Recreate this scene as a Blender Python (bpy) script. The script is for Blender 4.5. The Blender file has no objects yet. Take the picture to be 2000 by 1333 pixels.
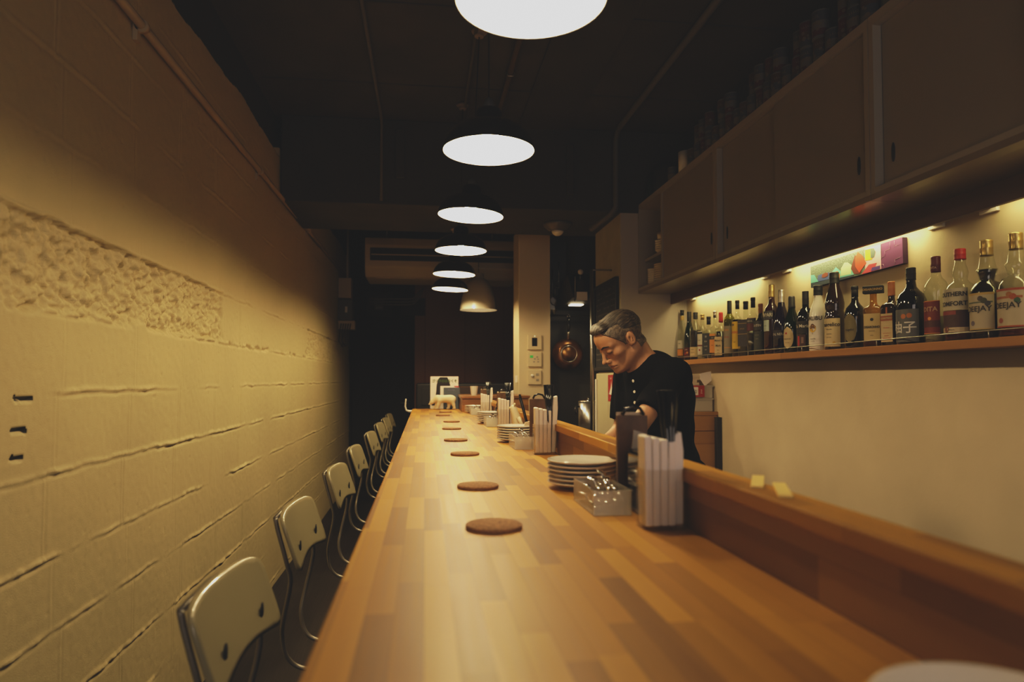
import bpy, bmesh, math, random
import numpy as np
from mathutils import Vector, Matrix, noise
PI = math.pi
random.seed(7)
scn = bpy.context.scene
C = scn.collection

# ---------------------------------------------------------------- materials
def nt(name):
    m = bpy.data.materials.new(name); m.use_nodes = True
    t = m.node_tree
    b = t.nodes.get('Principled BSDF')
    return m, t, b
def N(t, kind, **kw):
    n = t.nodes.new(kind)
    for k, v in kw.items():
        if k.startswith('i_'):
            key = k[2:]
            n.inputs[int(key) if key.isdigit() else key.replace('_', ' ')].default_value = v
        else: setattr(n, k, v)
    return n
def L(t, a, b): t.links.new(a, b)
def mat(name, col, rough=.5, metal=0., coat=0., spec=.5, bump=0., bscale=60., var=0., vscale=8., emit=None, es=1., sss=0.):
    m, t, b = nt(name)
    b.inputs['Base Color'].default_value = (*col, 1)
    b.inputs['Roughness'].default_value = rough
    b.inputs['Metallic'].default_value = metal
    b.inputs['Coat Weight'].default_value = coat
    b.inputs['Specular IOR Level'].default_value = spec
    if sss:
        b.inputs['Subsurface Weight'].default_value = sss
        b.inputs['Subsurface Radius'].default_value = (.012, .005, .003)
    tc = N(t, 'ShaderNodeTexCoord')
    if bump:
        n = N(t, 'ShaderNodeTexNoise'); n.inputs['Scale'].default_value = bscale; n.inputs['Detail'].default_value = 4
        L(t, tc.outputs['Object'], n.inputs['Vector'])
        bp = N(t, 'ShaderNodeBump'); bp.inputs['Strength'].default_value = bump; bp.inputs['Distance'].default_value = .01
        L(t, n.outputs['Fac'], bp.inputs['Height']); L(t, bp.outputs['Normal'], b.inputs['Normal'])
    if var:
        n = N(t, 'ShaderNodeTexNoise'); n.inputs['Scale'].default_value = vscale; n.inputs['Detail'].default_value = 3
        L(t, tc.outputs['Object'], n.inputs['Vector'])
        r = N(t, 'ShaderNodeValToRGB')
        r.color_ramp.elements[0].position = .3; r.color_ramp.elements[1].position = .7
        r.color_ramp.elements[0].color = (*[c * (1 - var) for c in col], 1)
        r.color_ramp.elements[1].color = (*[min(1, c * (1 + var * .6)) for c in col], 1)
        L(t, n.outputs['Fac'], r.inputs['Fac']); L(t, r.outputs['Color'], b.inputs['Base Color'])
    if emit:
        b.inputs['Emission Color'].default_value = (*emit, 1); b.inputs['Emission Strength'].default_value = es
    return m
def math_n(t, op, a, b=None, c=None):
    n = N(t, 'ShaderNodeMath', operation=op)
    for i, v in enumerate((a, b, c)):
        if v is None: continue
        if isinstance(v, (int, float)): n.inputs[i].default_value = v
        else: L(t, v, n.inputs[i])
    return n.outputs[0]
def wood(name, dark, mid, light, axes=('X', 'Y'), pw=.036, pl=.42, rough=.3, coat=.3, grain=1.):
    """glued-stave block board: staves pw wide across axes[0], pl long along axes[1]"""
    m, t, b = nt(name)
    tc = N(t, 'ShaderNodeTexCoord'); s = N(t, 'ShaderNodeSeparateXYZ'); L(t, tc.outputs['Object'], s.inputs[0])
    u = s.outputs[axes[0]]; v = s.outputs[axes[1]]
    w3 = s.outputs[({'X', 'Y', 'Z'} - set(axes)).pop()]
    row = math_n(t, 'FLOOR', math_n(t, 'DIVIDE', u, pw))
    wn = N(t, 'ShaderNodeTexWhiteNoise', noise_dimensions='1D'); L(t, row, wn.inputs['W'])
    vv = math_n(t, 'ADD', math_n(t, 'DIVIDE', v, pl), math_n(t, 'MULTIPLY', wn.outputs['Value'], 7.3))
    colm = math_n(t, 'FLOOR', vv)
    cx = N(t, 'ShaderNodeCombineXYZ'); L(t, row, cx.inputs[0]); L(t, colm, cx.inputs[1])
    w2 = N(t, 'ShaderNodeTexWhiteNoise', noise_dimensions='3D'); L(t, cx.outputs[0], w2.inputs['Vector'])
    # grain
    gv = N(t, 'ShaderNodeCombineXYZ')
    L(t, math_n(t, 'ADD', math_n(t, 'MULTIPLY', u, 120.), math_n(t, 'MULTIPLY', w2.outputs['Value'], 90.)), gv.inputs[0])
    L(t, math_n(t, 'MULTIPLY', v, 2.6), gv.inputs[1]); L(t, math_n(t, 'MULTIPLY', w3, 40.), gv.inputs[2])
    gn = N(t, 'ShaderNodeTexNoise'); gn.inputs['Scale'].default_value = 1.; gn.inputs['Detail'].default_value = 5; gn.inputs['Distortion'].default_value = .6
    L(t, gv.outputs[0], gn.inputs['Vector'])
    f = math_n(t, 'ADD', math_n(t, 'MULTIPLY', w2.outputs['Value'], .62), math_n(t, 'MULTIPLY', math_n(t, 'SUBTRACT', gn.outputs['Fac'], .5),   .42 * grain))
    f = math_n(t, 'ADD', f, .19)
    r = N(t, 'ShaderNodeValToRGB'); e = r.color_ramp.elements
    e[0].position = .08; e[0].color = (*dark, 1); e[1].position = .95; e[1].color = (*light, 1)
    k = e.new(.5); k.color = (*mid, 1)
    L(t, f, r.inputs['Fac'])
    # seam
    fr = math_n(t, 'FRACT', math_n(t, 'DIVIDE', u, pw))
    se = math_n(t, 'LESS_THAN', math_n(t, 'MINIMUM', fr, math_n(t, 'SUBTRACT', 1., fr)), .018)
    fl = math_n(t, 'FRACT', vv)
    se2 = math_n(t, 'LESS_THAN', math_n(t, 'MINIMUM', fl, math_n(t, 'SUBTRACT', 1., fl)), .0018)
    mx = N(t, 'ShaderNodeMixRGB'); mx.blend_type = 'MULTIPLY'; mx.inputs[2].default_value = (.62, .56, .5, 1)
    L(t, math_n(t, 'MULTIPLY', math_n(t, 'MAXIMUM', se, se2), .55), mx.inputs[0]); L(t, r.outputs['Color'], mx.inputs[1])
    L(t, mx.outputs[0], b.inputs['Base Color'])
    L(t, math_n(t, 'ADD', rough, math_n(t, 'MULTIPLY', math_n(t, 'SUBTRACT', gn.outputs['Fac'], .5), .25)), b.inputs['Roughness'])
    b.inputs['Coat Weight'].default_value = coat; b.inputs['Coat Roughness'].default_value = .28; b.inputs['Specular IOR Level'].default_value = .3
    bp = N(t, 'ShaderNodeBump'); bp.inputs['Strength'].default_value = .04; bp.inputs['Distance'].default_value = .001
    L(t, gn.outputs['Fac'], bp.inputs['Height']); L(t, bp.outputs['Normal'], b.inputs['Normal'])
    return m
def clearglass(name, tint=(1, 1, 1), rough=.03, gloss=1.):
    m = bpy.data.materials.new(name); m.use_nodes = True; t = m.node_tree
    t.nodes.clear()
    o = N(t, 'ShaderNodeOutputMaterial'); tr = N(t, 'ShaderNodeBsdfTransparent'); gl = N(t, 'ShaderNodeBsdfGlossy')
    tr.inputs['Color'].default_value = (*tint, 1); gl.inputs['Roughness'].default_value = rough
    lw = N(t, 'ShaderNodeLayerWeight'); lw.inputs['Blend'].default_value = .5
    fr = math_n(t, 'ADD', .045, math_n(t, 'MULTIPLY', math_n(t, 'POWER', lw.outputs['Facing'], 4.), .75))
    mx = N(t, 'ShaderNodeMixShader')
    L(t, math_n(t, 'MULTIPLY', fr, gloss), mx.inputs[0]); L(t, tr.outputs[0], mx.inputs[1]); L(t, gl.outputs[0], mx.inputs[2])
    L(t, mx.outputs[0], o.inputs[0])
    return m
def milky(name, tint, fac=.5, rough=.2):
    """frosted clear plastic: part see-through, part diffuse"""
    m = bpy.data.materials.new(name); m.use_nodes = True; t = m.node_tree
    b = t.nodes['Principled BSDF']; b.inputs['Base Color'].default_value = (*tint, 1); b.inputs['Roughness'].default_value = rough
    tr = N(t, 'ShaderNodeBsdfTransparent'); mx = N(t, 'ShaderNodeMixShader'); mx.inputs[0].default_value = fac
    L(t, tr.outputs[0], mx.inputs[1]); L(t, b.outputs[0], mx.inputs[2]); L(t, mx.outputs[0], t.nodes['Material Output'].inputs[0])
    return m

M = {}
M['counter'] = wood('counter oak staves', (.19, .082, .009), (.39, .19, .018), (.56, .31, .034), pw=.031, pl=.30, rough=.48, coat=.06, grain=.8)
M['counter_front'] = wood('ledge staves', (.17, .085, .022), (.30, .155, .042), (.42, .25, .075), axes=('Z', 'Y'), pw=.05, rough=.45, coat=.1, grain=.5)
M['cross_wood'] = wood('cross ledge staves', (.16, .07, .02), (.32, .15, .045), (.46, .24, .08), axes=('Z', 'X'), pw=.05)
M['shelf_wood'] = wood('shelf wood', (.22, .10, .03), (.34, .165, .05), (.44, .23, .075), axes=('X', 'Y'), pw=.3, pl=3., rough=.45, coat=.05, grain=.5)
M['drawer_wood'] = wood('drawer wood', (.24, .12, .045), (.36, .19, .075), (.45, .25, .1), axes=('Z', 'X'), pw=.3, pl=3., rough=.5, coat=0, grain=.5)
M['wall_wood'] = wood('brown wall veneer', (.17, .085, .045), (.24, .12, .065), (.32, .16, .09), axes=('X', 'Z'), pw=.5, pl=9., rough=.5, coat=0., grain=.7)
M['floor'] = wood('dark floor boards', (.010, .008, .006), (.018, .014, .011), (.026, .02, .016), axes=('X', 'Y'), pw=.12, pl=1.2, rough=.5, coat=0.)
M['ceiling'] = mat('charcoal concrete', (.052, .045, .039), .8, bump=.5, bscale=9, var=.35, vscale=2.5)
M['beam'] = mat('charcoal beam', (.042, .037, .033), .8, bump=.4, bscale=12, var=.25, vscale=3)
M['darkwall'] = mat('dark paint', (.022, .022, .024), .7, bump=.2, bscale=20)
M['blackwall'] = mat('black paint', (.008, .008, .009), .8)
M['greywall'] = mat('grey kitchen panel', (.05, .052, .055), .42, var=.1, vscale=3)
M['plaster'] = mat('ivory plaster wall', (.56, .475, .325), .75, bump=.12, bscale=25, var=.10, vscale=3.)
M['partition'] = mat('white painted partition', (.46, .415, .36), .55, bump=.04, bscale=30)
M['yellowish'] = mat('aged cream paint', (.40, .385, .26), .6, var=.1)
M['pillar'] = mat('cream painted pillar', (.64, .54, .37), .6, bump=.08, bscale=20)
M['laminate'] = mat('white laminate door', (.28, .25, .205), .36)
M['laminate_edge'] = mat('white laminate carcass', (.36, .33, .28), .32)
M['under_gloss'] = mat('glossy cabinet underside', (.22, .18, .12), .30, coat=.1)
M['valance'] = mat('brown valance', (.10, .055, .03), .5)
M['black'] = mat('black matte', (.010, .010, .011), .55)
M['blackgloss'] = mat('black gloss', (.008, .008, .009), .12, coat=.5)
M['enamel'] = mat('black enamel', (.012, .012, .013), .22, coat=.6)
M['shade_in'] = mat('white enamel', (.26, .256, .25), .35)
M['cord'] = mat('black cord', (.012, .012, .012), .6)
M['ceramic_rose'] = mat('cream ceramic', (.34, .27, .20), .5)
M['white'] = mat('white glazed', (.78, .74, .68), .12, coat=.4)
M['white_matte'] = mat('white matte', (.76, .73, .68), .55)
M['paper'] = mat('white paper', (.86, .80, .74), .6, bump=.1, bscale=80)
M['chrome'] = mat('chrome', (.75, .73, .7), .14, 1.)
M['steel'] = mat('brushed steel', (.5, .48, .45), .32, 1.)
M['wire'] = mat('pale steel wire', (.26, .24, .20), .38, .6)
M['chairback'] = mat('cream enamel chair', (.36, .325, .195), .28, coat=.3)
M['chairseat'] = mat('black seat vinyl', (.02, .018, .016), .45)
M['cork'] = mat('cork', (.38, .20, .085), .8, bump=.6, bscale=260, var=.4, vscale=130)
M['brass'] = mat('brass cap', (.42, .31, .13), .32, .8)
M['menu'] = mat('brown menu board', (.14, .075, .035), .42, var=.35, vscale=26)
M['acrylic'] = clearglass('clear acrylic', (.97, .96, .94), .05)
M['frosted'] = milky('frosted acrylic', (.74, .72, .66), .38, .18)
M['bin'] = milky('clear storage bin', (.62, .58, .50), .62, .3)
M['grey_shade'] = mat('taupe enamel', (.50, .45, .34), .3, coat=.4)
M['bear'] = mat('cream bear', (.78, .68, .48), .5, bump=.15, bscale=120)
M['cardboard'] = mat('cream cardboard', (.72, .60, .44), .7)
M['ac'] = mat('beige plastic', (.46, .39, .27), .5)
M['yellowstick'] = mat('pale yellow wood', (.80, .62, .22), .6)
M['fridge'] = mat('cream fridge', (.62, .56, .38), .35)
M['red'] = mat('red', (.36, .022, .02), .45)
M['copper'] = mat('worn pan metal', (.34, .17, .075), .30, .9, var=.45, vscale=14)
M['pan_base'] = mat('worn pan base', (.30, .16, .07), .4, .9, var=.5, vscale=18)
M['skin'] = mat('skin', (.47, .255, .145), .48, bump=.04, bscale=140, var=.10, vscale=30, sss=.06)
M['lip'] = mat('lip', (.36, .15, .10), .5)
M['tshirt'] = mat('black cotton', (.005, .005, .0055), .95, spec=.06)
M['trousers'] = mat('charcoal cotton', (.012, .012, .014), .85)
M['glow'] = mat('bulb glow', (1, 1, 1), .5, emit=(1., .735, .39), es=740.)
M['glow_near'] = mat('bulb glow near', (1, 1, 1), .5, emit=(1., .735, .39), es=380.)
M['hoodglow'] = mat('hood light', (1, 1, 1), .5, emit=(1., .78, .45), es=6.)
M['green_led'] = mat('green display', (.02, .1, .02), .4, emit=(.1, .5, .08), es=.5)
M['ink'] = mat('black ink', (.015, .013, .012), .6)
M['blue_grey'] = mat('slate blue cover', (.06, .08, .11), .5)
M['pipe_cream'] = mat('painted pipe', (.50, .42, .28), .5)
M['pipe_dark'] = mat('dark painted pipe', (.10, .092, .075), .6)
M['braid'] = mat('braided sleeve', (.22, .15, .06), .45, .5, bump=1., bscale=300, var=.5, vscale=260)
M['plug'] = mat('grey plastic', (.10, .10, .10), .5)

# ---------------------------------------------------------------- mesh helper
class MB:
    def __init__(s): s.v = []; s.f = []; s.m = []; s.sm = []
    def add(s, vs, fs, mi=0, smooth=False):
        o = len(s.v); s.v += [tuple(p) for p in vs]
        for f in fs: s.f.append([o + i for i in f]); s.m.append(mi); s.sm.append(smooth)
        return s
    def box(s, x0, x1, y0, y1, z0, z1, mi=0):
        vs = [(x, y, z) for x in (x0, x1) for y in (y0, y1) for z in (z0, z1)]
        return s.add(vs, [(0, 1, 3, 2), (4, 6, 7, 5), (0, 4, 5, 1), (2, 3, 7, 6), (0, 2, 6, 4), (1, 5, 7, 3)], mi)
    def prism(s, poly, z0, z1, mi=0, axis='Z', smooth=False):
        n = len(poly)
        def P(a, b, c): return {'Z': (a, b, c), 'Y': (a, c, b), 'X': (c, a, b)}[axis]
        vs = [P(a, b, z0) for a, b in poly] + [P(a, b, z1) for a, b in poly]
        s.add(vs, [list(range(n))[::-1], [n + i for i in range(n)]], mi)
        return s.add(vs, [(i, (i + 1) % n, n + (i + 1) % n, n + i) for i in range(n)], mi, smooth)
    def lathe(s, prof, seg=32, mi=0, smooth=True, cx=0, cy=0, sx=1., sy=1., cap=True, dz=0):
        vs = []; fs = []; n = len(prof)
        for r, z in prof:
            for k in range(seg):
                a = 2 * PI * k / seg; vs.append((cx + r * sx * math.cos(a), cy + r * sy * math.sin(a), z + dz))
        for i in range(n - 1):
            for k in range(seg):
                k2 = (k + 1) % seg; fs.append((i * seg + k, i * seg + k2, (i + 1) * seg + k2, (i + 1) * seg + k))
        if cap:
            if prof[0][0] > 1e-4: fs.append(list(range(seg))[::-1])
            if prof[-1][0] > 1e-4: fs.append([(n - 1) * seg + k for k in range(seg)])
        return s.add(vs, fs, mi, smooth)
    def tube(s, pts, r, seg=10, mi=0, closed=False, smooth=True):
        P = [Vector(p) for p in pts]; n = len(P); vs = []; fs = []
        rr = r if isinstance(r, (list, tuple)) else [r] * n
        up = None
        for i, p in enumerate(P):
            a = P[(i - 1) % n] if (closed or i > 0) else p; b = P[(i + 1) % n] if (closed or i < n - 1) else p
            d = (b - a).normalized()
            if up is None: up = Vector((0, 0, 1)) if abs(d.z) < .9 else Vector((1, 0, 0))
            x = d.cross(up).normalized(); y = x.cross(d).normalized(); up = y
            for k in range(seg):
                t = 2 * PI * k / seg; vs.append(p + (x * math.cos(t) + y * math.sin(t)) * rr[i])
        for i in range(n if closed else n - 1):
            j = (i + 1) % n
            for k in range(seg):
                k2 = (k + 1) % seg; fs.append((i * seg + k, j * seg + k, j * seg + k2, i * seg + k2))
        if not closed: fs.append(list(range(seg))); fs.append([(n - 1) * seg + k for k in range(seg)][::-1])
        return s.add(vs, fs, mi, smooth)
    def xf(s, mtx):
        s.v = [tuple(mtx @ Vector(p)) for p in s.v]; return s
    def build(s, name, mats, parent=None, loc=(0, 0, 0), rz=0., bevel=0., bseg=2, fix=True):
        me = bpy.data.meshes.new(name); me.from_pydata(s.v, [], s.f); me.update()
        if not isinstance(mats, (list, tuple)): mats = [mats]
        for m in mats: me.materials.append(m)
        me.polygons.foreach_set('material_index', s.m); me.polygons.foreach_set('use_smooth', s.sm)
        if fix:
            b = bmesh.new(); b.from_mesh(me); bmesh.ops.remove_doubles(b, verts=b.verts, dist=1e-5)
            bmesh.ops.recalc_face_normals(b, faces=b.faces); b.to_mesh(me); b.free()
        o = bpy.data.objects.new(name, me); C.objects.link(o); o.location = loc; o.rotation_euler = (0, 0, rz)
        if parent: o.parent = parent
        if bevel:
            mo = o.modifiers.new('b', 'BEVEL'); mo.width = bevel; mo.segments = bseg; mo.limit_method = 'ANGLE'; mo.angle_limit = .6
        return o
def tag(o, label=None, cat=None, group=None, kind=None):
    if label: o['label'] = label
    if cat: o['category'] = cat
    if group: o['group'] = group
    if kind: o['kind'] = kind
    return o
def empty(name, loc, label=None, cat=None, group=None, rz=0.):
    o = bpy.data.objects.new(name, None); C.objects.link(o); o.location = loc; o.rotation_euler = (0, 0, rz); o.empty_display_size = .05
    return tag(o, label, cat, group)
def copy_tree(o, parent=None):
    c = o.copy(); C.objects.link(c); c.parent = parent
    for ch in list(o.children): copy_tree(ch, c)
    return c
def struct(name, mb, m, **kw): return tag(mb.build(name, m, **kw), kind='structure')
def rot_to(o, d):
    o.rotation_mode = 'QUATERNION'; o.rotation_quaternion = Vector((0, 0, 1)).rotation_difference(Vector(d))

# lettering as flat mesh (x right, y up), centred
def letters(body, size, bold=0.0, shear=0.):
    cu = bpy.data.curves.new('t', 'FONT'); cu.body = body; cu.size = size; cu.align_x = 'CENTER'; cu.align_y = 'CENTER'; cu.offset = bold; cu.resolution_u = 3; cu.shear = shear
    ob = bpy.data.objects.new('t', cu); C.objects.link(ob)
    dg = bpy.context.evaluated_depsgraph_get(); me = ob.evaluated_get(dg).to_mesh()
    vs = [(v.co.x, v.co.y) for v in me.vertices]; fs = [tuple(p.vertices) for p in me.polygons]
    ob.evaluated_get(dg).to_mesh_clear(); bpy.data.objects.remove(ob); bpy.data.curves.remove(cu)
    if size > .014:
        bm = bmesh.new(); vv = [bm.verts.new((x, y, 0)) for x, y in vs]
        for f in fs:
            try: bm.faces.new([vv[i] for i in f])
            except ValueError: pass
        for _ in range(4):
            bmesh.ops.triangulate(bm, faces=bm.faces)
            lg = [e for e in bm.edges if e.calc_length() > .0045]
            if not lg: break
            bmesh.ops.subdivide_edges(bm, edges=lg, cuts=1)
        bmesh.ops.triangulate(bm, faces=bm.faces)
        bm.verts.index_update(); vs = [(v.co.x, v.co.y) for v in bm.verts]; fs = [tuple(v.index for v in f.verts) for f in bm.faces]; bm.free()
    return vs, fs
def wrap(pts2, R, az, z0, off=0., sy=1.):
    """2-D points on a cylinder; az = direction the middle faces"""
    out = []
    for x, y in pts2:
        a = az + x / R
        out.append(((R + off) * math.cos(a), (R + off) * math.sin(a), z0 + y))
    return out

# ================================================================ ROOM
CZ = 3.02
b = MB().box(-1.15, 2.4, -1.3, 8.8, -.05, 0); struct('floor', b, M['floor'])
b = MB().box(-1.15, 2.4, -1.3, 8.8, CZ, CZ + .1)
struct('ceiling', b, M['ceiling'])
# formwork seams / recess board on the ceiling
b = MB()
for y in (1.2, 2.12, 3.04, 3.9): b.box(-.93, 1.8, y, y + .012, CZ - .006, CZ + .01)
for x in (.62,): b.box(x, x + .35, -1.2, 4.45, CZ - .018, CZ + .01)
struct('trim_1', b, M['beam'])
b = MB().box(-.93, 2.3, 4.45, 5.25, 2.45, CZ - .001)
b.box(-.20, -.14, 4.42, 4.45, 2.62, 2.95).box(.95, 1.0, 4.42, 4.45, 2.55, 2.9)
struct('ceiling_beam', b, M['beam'], bevel=.008)
b = MB().box(1.81, 1.95, -1.2, 6.0, 0, CZ); struct('wall_right', b, M['plaster'])
b = MB().box(-1.1, 2.4, -1.3, -1.2, 0, CZ); struct('wall_back', b, M['darkwall'])
# unseen glowing panel with frame, added behind the camera as soft front light
b = MB().box(-.35, 1.25, -1.195, -1.185, .9, 2.3); w1 = struct('front_fill_panel_1', b, mat('front fill glow', (.5, .5, .5), .4, emit=(1., .84, .74), es=2.2))
b = MB().box(-.41, -.351, -1.199, -1.16, .84, 2.36).box(1.251, 1.31, -1.199, -1.16, .84, 2.36).box(-.35, 1.25, -1.199, -1.16, 2.301, 2.36).box(-.35, 1.25, -1.199, -1.16, .84, .899).box(.43, .47, -1.184, -1.16, .9, 2.3); b.build('fill_panel_frame', M['darkwall'], w1)
b = MB().box(-1.1, 2.4, 8.6, 8.75, 0, CZ); struct('wall_far', b, M['blackwall'])
b = MB().box(-.13, 1.25, 8.52, 8.6, 0, 2.75); b.box(-.13, 1.25, 8.512, 8.52, 1.92, 1.93); struct('wall_far_panel', b, M['wall_wood'])
# black door leaf on the far wall
b = MB().box(-.90, -.16, 8.56, 8.6, 0, 2.05).box(-.86, -.2, 8.548, 8.56, .1, 1.95)
d = struct('door_1', b, M['blackwall'])
b = MB().tube([(-.22, 8.55, 1.0), (-.22, 8.51, 1.0), (-.30, 8.51, 1.0)], .009); tag(b.build('door_handle', M['plug'], d), 'dark lever handle')
b = MB().box(1.795, 1.8095, -1.19, 5.99, 2.507, CZ - .001); struct('wall_right_upper', b, M['darkwall'])  # dark sheet added over the lit upper plaster to stand in for shade
# pillar, kitchen back wall, partition
b = MB().box(.804, 1.084, 5.75, 6.1, 0, 2.62); struct('pillar', b, M['pillar'], bevel=.006)
b = MB().box(1.084, 2.0, 6.0, 6.12, 0, 2.62); struct('wall_kitchen', b, M['greywall'])
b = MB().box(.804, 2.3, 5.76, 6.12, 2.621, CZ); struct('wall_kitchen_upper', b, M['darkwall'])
b = MB(); b.box(1.345, 1.809, 4.467, 4.51, 0, 2.5, 0); b.box(1.345, 1.809, 4.5101, 5.16, 1.37, 2.5, 0); b.box(1.337, 1.3449, 4.4685, 5.159, 1.371, 2.499, 1); b.box(1.335, 1.345, 4.467, 4.4684, 0, 2.5, 0)
struct('wall_partition', b, [M['partition'], M['yellowish']])
b = MB().box(1.338, 1.3449, 4.4685, 4.509, 0, 1.36); struct('trim_2', b, M['partition'])

# ---- left wall: painted concrete blocks, displaced mesh
def vnoise(y, z, s, seed=0):
    Y = y / s; Z = z / s; yi = np.floor(Y).astype(np.int64); zi = np.floor(Z).astype(np.int64); fy = Y - yi; fz = Z - zi
    fy = fy * fy * (3 - 2 * fy); fz = fz * fz * (3 - 2 * fz)
    def h(a, b):
        n = (a * 374761393 + b * 668265263 + seed * 1442695041) & 0xffffffff
        n = ((n ^ (n >> 13)) * 1274126177) & 0xffffffff
        return ((n ^ (n >> 16)) & 0xffff) / 65535.
    return (h(yi, zi) * (1 - fy) * (1 - fz) + h(yi + 1, zi) * fy * (1 - fz) + h(yi, zi + 1) * (1 - fy) * fz + h(yi + 1, zi + 1) * fy * fz) - .5
def fbm(y, z, s, o=4, seed=0, g=.5):
    r = 0; a = 1.
    for i in range(o): r = r + a * vnoise(y, z, s / 2 ** i, seed + i * 17); a *= g
    return r
def grid_obj(name, ys, zs, X, mats, midx=None):
    ny, nz = X.shape; Y2, Z2 = np.meshgrid(ys, zs, indexing='ij')
    co = np.stack([X, Y2, Z2], -1).reshape(-1, 3)
    idx = np.arange(ny * nz).reshape(ny, nz)
    q = np.stack([idx[:-1, :-1], idx[1:, :-1], idx[1:, 1:], idx[:-1, 1:]], -1).reshape(-1, 4)
    me = bpy.data.meshes.new(name); me.vertices.add(len(co)); me.vertices.foreach_set('co', co.ravel().astype(np.float32))
    me.loops.add(q.size); me.loops.foreach_set('vertex_index', q.ravel().astype(np.int32))
    me.polygons.add(len(q)); me.polygons.foreach_set('loop_start', (np.arange(len(q)) * 4).astype(np.int32))
    if midx is not None: me.polygons.foreach_set('material_index', midx.astype(np.int32).ravel())
    me.polygons.foreach_set('use_smooth', np.ones(len(q), bool))
    for m in mats: me.materials.append(m)
    me.update(calc_edges=True); me.validate()
    o = bpy.data.objects.new(name, me); C.objects.link(o); return o
ys = np.concatenate([np.arange(-1.2, 1.0, .02), np.arange(1.0, 4.0, .0055), np.arange(4.0, 8.61, .012)]); zs = np.arange(0, 2.80, .0055)
Yg, Zg = np.meshgrid(ys, zs, indexing='ij')
courses = [.046, .25, .452, .656, .846, 1.062, 1.268, 1.474, 1.702, 1.92, 2.13, 2.34, 2.55]
D = .0011 * fbm(Yg, Zg, .02, 3, 5) + .004 * fbm(Yg, Zg, .5, 3, 9)
wob = .006 * fbm(Yg, Zg * 0 + 3., .12, 3, 40)
for i, c in enumerate(courses):
    dz = Zg - (c + wob + .004 * fbm(Yg, Zg * 0 + i, .05, 3, 60 + i))
    amp = np.clip(.5 + 1.6 * fbm(Yg, Zg * 0 + i * 7., .22, 3, 80 + i), .0, 1.3)
    if c > 1.8: amp = amp * .45
    D += amp * .0062 * (1 + 1.4 * fbm(Yg, Zg, .018, 3, 500 + i)) * np.exp(-(dz / .0060) ** 2) - .85 * amp * .006 * np.exp(-((dz + .0095) / .0045) ** 2)
    # vertical joints of the course above this line
for i in range(len(courses) + 1):
    lo = courses[i - 1] if i else 0; hi = courses[i] if i < len(courses) else 2.8
    band = ((Zg > lo) & (Zg < hi)).astype(float)
    off = [0., .035, -.03, .05, 0., -.04][i % 6]
    ph = (Yg - 1.86 - off + .004 * fbm(Yg * 0 + i, Zg, .06, 2, 33)) / .437
    dy = (ph - np.round(ph)) * .437
    kk = np.round(ph)
    am = .35 + .65 * (np.sin(kk * 12.9 + i * 4.1) * .5 + .5)
    D += band * am * .9 * (.0030 * np.exp(-(dy / .004) ** 2) - .0035 * np.exp(-((dy - .008) / .004) ** 2))
# broken-out rough band
def sstep(a, b, x): t = np.clip((x - a) / (b - a), 0, 1); return t * t * (3 - 2 * t)
edge = .018 * fbm(Yg, Zg, .10, 4, 101)
zb = 1.474 + edge * 1.2; ztp = 1.703 + edge * .5
inb = sstep(-.004, .006, Zg - zb) * sstep(-.004, .006, ztp - Zg)
yend = 3.27 + .05 * fbm(Yg, Zg, .06, 4, 7)
along = np.clip(1 - sstep(-.02, .02, Yg - yend) + sstep(-.05, .05, Yg - 5.5 - .2 * fbm(Yg, Zg, .1, 3, 8)) * .8, 0, 1)
rag = .8 * fbm(Yg, Zg, .060, 5, 200, .70) - 1.0 * np.abs(fbm(Yg * .8 + Zg * .5, Zg - .4 * Yg, .040, 4, 210, .65))
D += inb * along * (-.006 + .024 * rag)
# lip shadows at the band's edges
D += along * (.006 * np.exp(-((Zg - ztp - .004) / .006) ** 2) - .010 * np.clip(fbm(Yg, Zg * 0, .07, 3, 230) * 2, 0, 1) * np.exp(-((Zg - ztp + .006) / .006) ** 2))
pit = np.clip(fbm(Yg, Zg * 0, .06, 4, 240) * 3.2, 0, 1)
D += -.016 * pit * np.exp(-((Zg - zb - .002) / .009) ** 2) * (Yg < 5.6)
pk = fbm(Yg, Zg, .012, 2, 300); D -= .003 * np.clip((pk - .52) * 8, 0, 1)
mid = np.zeros((len(ys) - 1, len(zs) - 1))
for (yy, zz, w, h) in ((1.72, 1.253, .075, .010), (1.705, 1.178, .06, .011), (1.698, 1.115, .05, .010)):
    m_ = (np.abs(Yg - yy) < w / 2 + .006 * fbm(Yg, Zg, .01, 2, 5)) & (np.abs(Zg - zz - .004 * fbm(Yg, Zg * 0, .02, 2, 6)) < h / 2)
    D = np.where(m_, -.012, D)
    mid = np.where(m_[:-1, :-1], 1, mid)  # black colour painted into the slots, standing in for their shade
# ragged top plaster edge
D = np.maximum(D, -.028)
X = -.94 + D
ztop = np.where(ys < 4.45, 2.735 + 0 * ys, 2.79) + .035 * fbm(ys, ys * 0, .25, 4, 400) + .02 * np.sin(ys * 2.)
above = Zg > ztop[:, None]
X = np.where(above, -1.0, X)
wl = grid_obj('wall_left', ys, zs, X, [mat('painted block wall', (.52, .44, .24), .7, bump=.25, bscale=420, var=.06, vscale=2.), M['ink']], mid)
tag(wl, kind='structure')
b = MB().box(-1.15, -.975, -1.2, 8.6, -.0, CZ); struct('wall_left_upper', b, M['darkwall'])
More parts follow.
